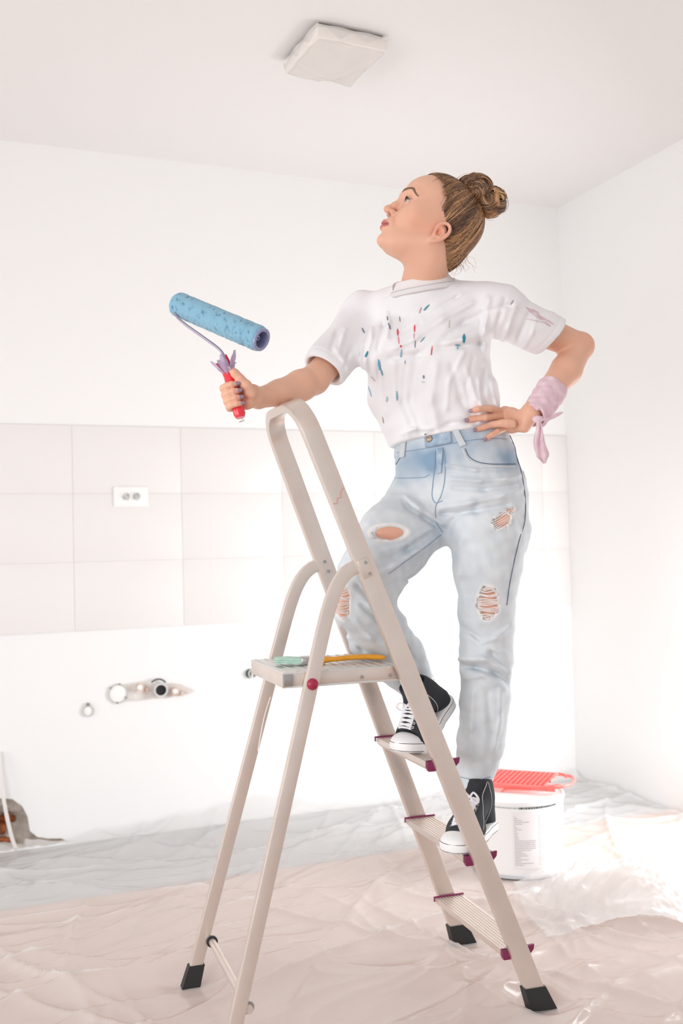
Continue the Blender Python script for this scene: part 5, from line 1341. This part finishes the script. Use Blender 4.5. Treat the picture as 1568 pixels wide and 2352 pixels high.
# roots: near the hairline edge and nape
edge = np.abs(q0_[:, 0] - fl(q0_[:, 2])) < .016
P0 = P0[edge][:1900]; n_pt = 16; curves = []
tpar = np.linspace(0, 1, n_pt); cenH = hp(-.030, 0, -.010)
P1 = bunbase + r6.normal(0, .010, (len(P0), 3)); wob = r6.normal(0, 1, (len(P0), 3))
allP = np.zeros((len(P0), n_pt, 3))
for i, t in enumerate(tpar):
    d0 = P0 - cenH; d1 = P1 - cenH; l0 = np.linalg.norm(d0, axis=1, keepdims=True); l1 = np.linalg.norm(d1, axis=1, keepdims=True); u0 = d0 / l0; u1 = d1 / l1
    om = np.arccos(np.clip((u0 * u1).sum(1, keepdims=True), -1, 1)); so = np.sin(om) + 1e-6
    allP[:, i] = cenH + (np.sin((1 - t) * om) / so * u0 + np.sin(t * om) / so * u1) * (l0 * (1 - t) + l1 * t) + wob * .0022 * math.sin(math.pi * t)
flat_ = allP.reshape(-1, 3); HsU = Sdf(); HsU.ops = [o for o in Hs.ops if o[4] < 1e8]
off_ = (r6.uniform(.0006, .0024, len(P0))[:, None] * np.clip(.15 + tpar * 4, 0, 1)[None]).ravel()
for _ in range(5):
    d_ = HsU.ev(flat_); g_ = grad(HsU, flat_); flat_ = flat_ - g_ * (d_ - off_)[:, None] * .9
allP = flat_.reshape(len(P0), n_pt, 3)
tones = r6.choice(9, len(P0), p=[.12, .16, .18, .16, .12, .07, .04, .09, .06])
ql = ((allP[:, 5] - H0) @ np.array(AX).T); backw = ql[:, 0] < -.062
tones = np.where(backw & (r6.random(len(P0)) < .5), r6.choice([4, 5, 3], len(P0)), tones)
dk_ = (~backw) & (ql[:, 0] < -.03) & (ql[:, 2] < .01) & (r6.random(len(P0)) < .6); tones = np.where(dk_, r6.choice([0, 1, 8], len(P0)), tones)
strands('hair_strands', list(allP), r6.uniform(.0005, .0010, len(P0)), tones, hair)
# bun
bc_ = [(at(1093, 440, 2.598), .034, .030), (at(1128, 468, 2.598), .030, .024), (at(1075, 425, 2.60), .020, .020)]
Bn_ = Sdf()
Bn_.ell(at(1094, 434, 2.60), (.031, .034, .032), k=.01); Bn_.ell(at(1128, 466, 2.60), (.032, .030, .026), k=.012); Bn_.ell(at(1072, 430, 2.60), (.018, .024, .026), k=.012); Bn_.seg(bunbase, at(1085, 455, 2.60), .022, .022, k=.01)
Bn_.ell(at(1108, 440, 2.59), (.02, .03, .02), k=.01)
bun, _, _ = sdf_obj('hair_bun', Bn_, .003, mat('bun_base', srgb(104, 78, 60), .6), hair); bun['label'] = 'messy bun of looped brown hair'
cv = []; tn = []; rd_ = []
cents = [(at(1094, 434, 2.60), .0385), (at(1129, 466, 2.60), .0370), (at(1074, 430, 2.60), .0290)]
for k in range(135):      # locks: bundles of near-parallel strands coiled around the lobes
    w = r6.choice(3, p=[.42, .38, .20]); c, R_ = cents[w]
    ax_ = nrm(r6.normal(0, .55, 3) + (np.array([.25, .9, .35]) if w != 1 else np.array([.1, .8, -.55]))); e1_ = nrm(np.cross(ax_, r6.normal(0, 1, 3))); e2_ = np.cross(ax_, e1_)
    a0 = r6.uniform(0, 6.28); ar = r6.uniform(1.8, 3.8); shv = r6.uniform(-.85, .85) if r6.random() < .75 else -.9; lift = r6.uniform(.90, 1.12); base_t = r6.choice(9, p=[.12, .17, .18, .16, .12, .07, .03, .09, .06]); bw = r6.uniform(.10, .22)
    nb = r6.integers(12, 22)
    for q in range(nb):
        s_ = np.clip(shv + (q / nb - .5) * bw * 2 + r6.normal(0, .02), -.97, .97); rad = R_ * math.sqrt(1 - s_ * s_) * lift * r6.uniform(.97, 1.03)
        a_ = np.linspace(a0, a0 + ar * r6.uniform(.9, 1.05), 14); env = 1 - .35 * np.abs(np.linspace(-1, 1, 14)) ** 3
        pts = c + ax_ * R_ * s_ * lift + (rad * env)[:, None] * (np.cos(a_)[:, None] * e1_ + np.sin(a_)[:, None] * e2_) + np.outer(np.sin(a_ * 2 + k) * .0025, ax_)
        cv.append(pts); tn.append(base_t if r6.random() < .6 else r6.choice(9)); rd_.append(r6.uniform(.0006, .0012))
for k in range(40):      # stray loops
    c, R_ = cents[r6.integers(0, 3)]; ax_ = nrm(r6.normal(0, .5, 3) + np.array([0, 1, 0])); e1_ = nrm(np.cross(ax_, r6.normal(0, 1, 3))); e2_ = np.cross(ax_, e1_); a_ = np.linspace(0, r6.uniform(1.5, 3.5), 14) + r6.uniform(0, 6.28)
    cv.append(c + R_ * r6.uniform(1.05, 1.22) * (np.cos(a_)[:, None] * e1_ + np.sin(a_)[:, None] * e2_)); tn.append(r6.choice([4, 5, 6])); rd_.append(.0004)
strands('bun_strands', cv, rd_, tn, bun)
# loose wisps: temple, nape, around the outline
cv = []; tn = []; rd_ = []
for k in range(46):     # baby hair in front of the ear and along the hairline
    u_ = r6.uniform(-.030, .085); r_ = bB.ray_cast(Vector(hp(fl(u_) + .006 * r6.random(), .15, u_)), Vector(-Hl), .3)
    if r_[0] is None: continue
    p = np.array(r_[0]) + Hl * .001; dr = nrm(-Hf * .8 + Hu * (.35 if u_ > -.02 else .9) + Hf * .2 * r6.normal()); pts = [p + Hf * .010 * (1 - t) + dr * .024 * t + Hl * (.0012 + .001 * math.sin(t * 3)) for t in np.linspace(0, 1, 8)]
    cv.append(pts); tn.append(r6.choice([3, 4, 5, 2])); rd_.append(.0005)
for k in range(30):     # nape wisps
    x0 = r6.uniform(1022, 1075); y0 = 600 + r6.uniform(-14, 8); p = at(x0, y0, 2.60 + r6.uniform(-.03, .03)); q_ = at(x0 + r6.uniform(-22, 26), y0 + r6.uniform(14, 34), 2.60 + r6.uniform(-.04, .03)); mid = (p + q_) / 2 + r6.normal(0, .006, 3)
    cv.append(catmull([at(x0 + 4, y0 - 35, 2.60), p, mid, q_], 4)); tn.append(r6.choice([4, 5, 6, 3])); rd_.append(.0004)
for k in range(26):     # flyaways over the crown
    f_ = r6.uniform(-.04, .07); p = hp(f_, r6.uniform(-.03, .03), 0); p = hp(f_, 0.0, .116 - .45 * max(0, f_ - .0) ** 1.0 * .6); pts = [p - Hf * .03 * t + Hu * (.004 * math.sin(3 * t + k)) + Hl * .01 * math.sin(k + t) for t in np.linspace(0, 1.2, 8)]
    cv.append(pts); tn.append(r6.choice([4, 5, 6])); rd_.append(.00035)
strands('loose_wisps', cv, rd_, tn, hair, n=3)

# ================================================================ wrist scarf
W_ = Sdf(); wd = nrm(J['wrL'] - at(1300, 850, 2.685)); wa = at(1266, 898, 2.642); wbp = at(1232, 950, 2.600)
W_.seg(wa, wbp, .0410, .0370, k=.004)
W_.ell(at(1232, 962, 2.575), (.016, .014, .013), k=.01)
for i in range(6): 
    pr = nrm(np.cross(wd, CF)); c0 = wa + (wbp - wa) * (.15 + i * .16)
    W_.fold([c0 - pr * .045 - CF * .03 + wd * .006, c0 - CF * .036, c0 + pr * .045 - CF * .03 - wd * (.010 - .003 * i)], .0035, .0024 * (1 if i % 2 else -.5))
W_.disp(lambda P: wave(P, [((.5, .6, -.6), 150, .0012, 0), ((.9, .1, .4), 240, .0008, 1), ((.2, .2, 1), 320, .0006, 2)]))
W_.cut(lambda P: -((P - (wa - wd * .012)) @ wd) , k=.002); W_.cut(lambda P: (P - (wbp + wd * .014)) @ wd + .004 * np.sin(P[:, 0] * 300), k=.002)
W_.seg(wa - wd * .05, wa + wd * .02, .0335, .0320, k=.002, kind='sub'); W_.seg(wbp - wd * .0, wbp + wd * .05, .027, .027, k=.002, kind='sub')
M['scarf'] = mat('pale_pink_cotton', srgb(236, 212, 218), .85, bump=.0006, bscale=400, two=srgb(222, 186, 200), vscale=45)
scarf, _, _ = sdf_obj('wrist_scarf', W_, .0024, M['scarf'], person); scarf['label'] = 'pale pink scarf tied around her wrist'
def tail(name, pts, ws, th=.0022):
    P = catmull([at(x, y, Y) for x, y, Y in pts], 6); wsx = np.interp(np.linspace(0, 1, len(P)), np.linspace(0, 1, len(ws)), ws); V = []; F = []; n = 9
    for i, (p, w) in enumerate(zip(P, wsx)):
        T_ = nrm(P[min(i + 1, len(P) - 1)] - P[max(i - 1, 0)]); sd = nrm(np.cross(T_, CF))
        for j in range(n): u = j / (n - 1) * 2 - 1; V.append(p + sd * u * w - CF * (.004 * math.cos(u * 5 + i * .25) * min(1, w / .01)))
    for i in range(len(P) - 1):
        for j in range(n - 1): a = i * n + j; F.append((a, a + 1, a + n + 1, a + n))
    o = mesh_obj(name, V, F, M['scarf']); md = o.modifiers.new('solid', 'SOLIDIFY'); md.thickness = th; put(scarf, o)
tail('scarf_end', [(1236, 965, 2.565), (1238, 990, 2.562), (1238, 1018, 2.562), (1246, 1046, 2.565), (1250, 1064, 2.567)], [.006, .0085, .0130, .0165, .004])
tail('scarf_end', [(1240, 962, 2.57), (1262, 960, 2.575), (1280, 952, 2.58), (1291, 948, 2.585)], [.007, .004, .003, .001])
MB().sphere(at(1234, 963, 2.572), .0125, 10, (1.1, .9, .8)).build('knot', M['scarf'], scarf)

# ================================================================ shoes
def Cx(x, y, z): return np.array([x, y, z], float)
def shoe(name, toe, heel, up, label, bend=0.0, lean=0.0):
    """built along x (heel 0 -> toe .262), then laid from heel to toe"""
    L_ = .262; sh = empty(name, heel)
    U_ = Sdf(); ys = [0, 1.0, 0]
    U_.seg(Cx(.040, 0, .030), Cx(.044, 0, .120), .034, .033, [0, 1, 0], .036, .036, k=.01)
    U_.seg(Cx(.045, 0, .100), Cx(.052, 0, .138), .033, .034, [0, 1, 0], .036, .037, k=.01)
    U_.seg(Cx(.070, 0, .092), Cx(.170, 0, .044), .034, .041, [0, 1, 0], .036, .034, k=.03)
    U_.seg(Cx(.150, 0, .034), Cx(.214, 0, .026), .045, .040, [0, 1, 0], .030, .026, k=.02)
    U_.cut(lambda P: .012 - P[:, 2], k=.002); U_.cut(lambda P: P[:, 2] - .145 - .12 * (P[:, 0] - .05) , k=.003)
    U_.seg(Cx(.048, 0, .120), Cx(.050, 0, .17), .029, .031, [0, 1, 0], .031, .033, k=.003, kind='sub')
    U_.fold([Cx(.010, 0, .03), Cx(.004, 0, .135)], .003, .0012)
    S_ = Sdf()
    def outline(P):
        q = P * np.array([1, 1, 0]); T_ = Sdf(); 
        return q
    S_.seg(Cx(.038, 0, .014), Cx(.120, 0, .014), .0400, .0400, k=0); S_.seg(Cx(.120, 0, .014), Cx(.190, .003, .014), .0400, .0500, k=.02); S_.seg(Cx(.190, .003, .014), Cx(.214, .0, .014), .0490, .0480, k=.01)
    S_.cut(lambda P: np.abs(P[:, 2] - .0145) - .0145, k=.006)
    C_ = Sdf(); C_.ell(Cx(.216, 0, .024), (.0455, .0430, .0255), k=0); C_.cut(lambda P: .222 - .016 * (P[:, 1] / .04) ** 2 - P[:, 0], k=.004); C_.cut(lambda P: .012 - P[:, 2], k=.002)
    fx = nrm(toe - heel); up = nrm(up - fx * (up @ fx)); lf_ = np.cross(up, fx); s_ = np.linalg.norm(toe - heel) / L_
    def place(V):
        V = np.asarray(V, float).copy()
        V[:, 0] += lean * np.clip(V[:, 2] - .045, 0, 1) * np.clip((.15 - V[:, 0]) / .05, 0, 1)
        if bend:      # forefoot stays flat on the tread, heel lifted
            x = V[:, 0] - .185; m_ = x > 0; a = bend * np.clip(x / .03, 0, 1); 
            nx = x * np.cos(a) + (V[:, 2] - 0) * -np.sin(a) * 1; nz = x * np.sin(a) + V[:, 2] * np.cos(a)
            V[:, 0] = np.where(m_, .185 + nx, V[:, 0]); V[:, 2] = np.where(m_, nz, V[:, 2])
        return heel + (V[:, :1] * fx + V[:, 1:2] * lf_ + V[:, 2:3] * up) * s_
    def mk(nm, s, h, m_, lab=None):
        lo, hi = sdf_bounds(s); V, F = polygonise(s, lo, hi, h); o = mesh_obj(nm, place(V), F, m_); put(sh, o)
        if lab: o['label'] = lab
        return o, V, F
    up_o, UV_, UF = mk('upper', U_, .0026, M['canvas'], 'black canvas upper'); mk('sole', S_, .0028, M['sole'], 'white rubber sole'); mk('toe_cap', C_, .0026, M['sole'], 'white rubber toe cap')
    bU = bvh_of(UV_, UF)
    def surf(x, y, off=.001):
        """project from above/front on the vamp"""
        c = Vector((x, y, .0)); o_ = Vector((x + .09, y, .24)); d_ = (Vector((x - .0, y, .03)) - o_).normalized()
        r_ = bU.ray_cast(o_, d_, .5)
        return None if r_[0] is None else np.array(r_[0] + r_[1] * off * (1 if r_[1].dot(d_) < 0 else -1))
    def local(mb, nm, m_, parent=None):
        mb.v = [tuple(v) for v in place(np.array(mb.v))]; return mb.build(nm, m_, parent or sh)
    # sole stripe and welt
    n = 60; pts = []
    for k in range(n + 1):
        a = 2 * math.pi * k / n; ca, sa = math.cos(a), math.sin(a); cx_ = .038 if ca < 0 else .205
        pts.append(Cx(cx_ + ca * (.0405 if ca < 0 else .0560), sa * (.0405 if ca < 0 else .0500), .021))
    rows = [(.196 - .0125 * i) for i in range(9)]
    mb = MB()
    for i, x in enumerate(rows):                              # crossing laces
        for sgn in (-1, 1):
            pp_ = []
            for y in np.linspace(-.019 * sgn, .019 * sgn, 9):
                p = surf(x - (.007 * (y * sgn + .019) / .038), y, .0028)
                if p is not None: pp_.append(p)
            if len(pp_) > 4: mb.tube(pp_, .0030, 6, flat=[0, 0, 1])
    lc_ = local(mb, 'laces', M['lace']); lc_['label'] = 'white laces'
    mb = MB(); mr = MB()
    for i, x in enumerate(rows):
        for y in (-.022, .022):
            p = surf(x, y, .001)
            if p is not None: mb.ring(p, nrm([.55, .35 * np.sign(y), .75]), .0018, .0036, .0010, 12)
    local(mb, 'eyelets', M['steel'])
    # tongue between the lace rows
    mb = MB(); V = []; 
    for i, x in enumerate(np.linspace(.055, .092, 8)):
        pass
    # bow and ends
    pt = surf(rows[-1] - .006, 0, .004)
    if pt is not None:
        mb = MB()
        for sgn in (-1, 1):
            mb.tube(catmull([pt, pt + Cx(.012, .014 * sgn, .014), pt + Cx(.024, .030 * sgn, .002), pt + Cx(.018, .022 * sgn, -.012), pt + Cx(.004, .004 * sgn, -.002)], 5), .0028, 6)
            mb.tube(catmull([pt, pt + Cx(.014, .010 * sgn, -.006), pt + Cx(.026, .024 * sgn, -.030), pt + Cx(.030, .034 * sgn, -.052)], 5), .0025, 6)
        local(mb, 'bow', M['lace'])
    # canvas stitching seams on the sides + vent eyelets + heel stripe
    for sgn in (-1, 1):
        mb = MB(); pp_ = []
        for t in np.linspace(0, 1, 14):
            x = .070 + .100 * t; z = .140 - .098 * t ** .9; r_ = bU.ray_cast(Vector((x, .12 * sgn, z)), Vector((0, -sgn, 0)), .2)
            if r_[0] is not None: pp_.append(np.array(r_[0]) + Cx(0, .0006 * sgn, 0))
        if len(pp_) > 3: mb.tube(pp_, .0008, 5)
        pp_ = []
        for z in np.linspace(.032, .138, 12):
            r_ = bU.ray_cast(Vector((.072 - .05 * (z - .03), .12 * sgn, z)), Vector((0, -sgn, 0)), .2)
            if r_[0] is not None: pp_.append(np.array(r_[0]) + Cx(0, .0006 * sgn, 0))
        if len(pp_) > 3: mb.tube(pp_, .0008, 5)
        local(mb, 'side_stitching', M['lace'])
        mb = MB()
        for x in (.105, .130):
            r_ = bU.ray_cast(Vector((x, .12 * sgn, .040)), Vector((0, -sgn, 0)), .2)
            if r_[0] is not None: mb.ring(np.array(r_[0]) + Cx(0, .0008 * sgn, 0), [0, 1, 0], .0014, .0034, .0010, 12)
        if mb.v: local(mb, 'vent_eyelets', M['steel'])
    # thin dark line around the sole
    mb = MB(); T_ = []
    for k in range(80):
        a = 2 * math.pi * k / 79; d_ = Vector((math.cos(a), math.sin(a), 0)); bso = None
        T_.append((a, d_))
    sV, sF = polygonise(S_, *sdf_bounds(S_), .004); bso = bvh_of(sV, sF)
    for zz, r0, mm, nm in ((.0235, .0009, M['sole_line'], 'sole_stripe'), (.0045, .0010, M['sole_line'], 'sole_stripe')):
        pp_ = []
        for k in range(90):
            t = k / 89 * 2 * math.pi; cx_ = .125 + .09 * math.cos(t); d_ = Vector((math.cos(t) * (1 if abs(math.cos(t)) > .6 else .35), math.sin(t), 0)).normalized()
            r_ = bso.ray_cast(Vector((.125 + .085 * math.cos(t), 0, zz)), d_, .3)
            if r_[0] is not None: pp_.append(np.array(r_[0]))
        mb = MB(); mb.tube(pp_ + [pp_[0]], r0, 5); local(mb, nm, mm)
    tag(sh, label, 'shoe'); return sh
M['canvas'] = mat('black_canvas', srgb(52, 55, 60), .9, bump=.0006, bscale=900, vary=.15, vscale=40); M['sole'] = mat('white_rubber', srgb(240, 240, 240), .4)
M['lace'] = mat('white_lace', srgb(240, 238, 242), .9); M['sole_line'] = mat('sole_line', srgb(96, 90, 96), .6)
sL = shoe('shoe', toeL, heelL, UPZ, 'black canvas high-top shoe standing flat on the middle step', lean=.12)
sR = shoe('shoe', toeR, heelR, UPZ, 'black canvas high-top shoe with lifted heel on the upper step', bend=.69, lean=.42)
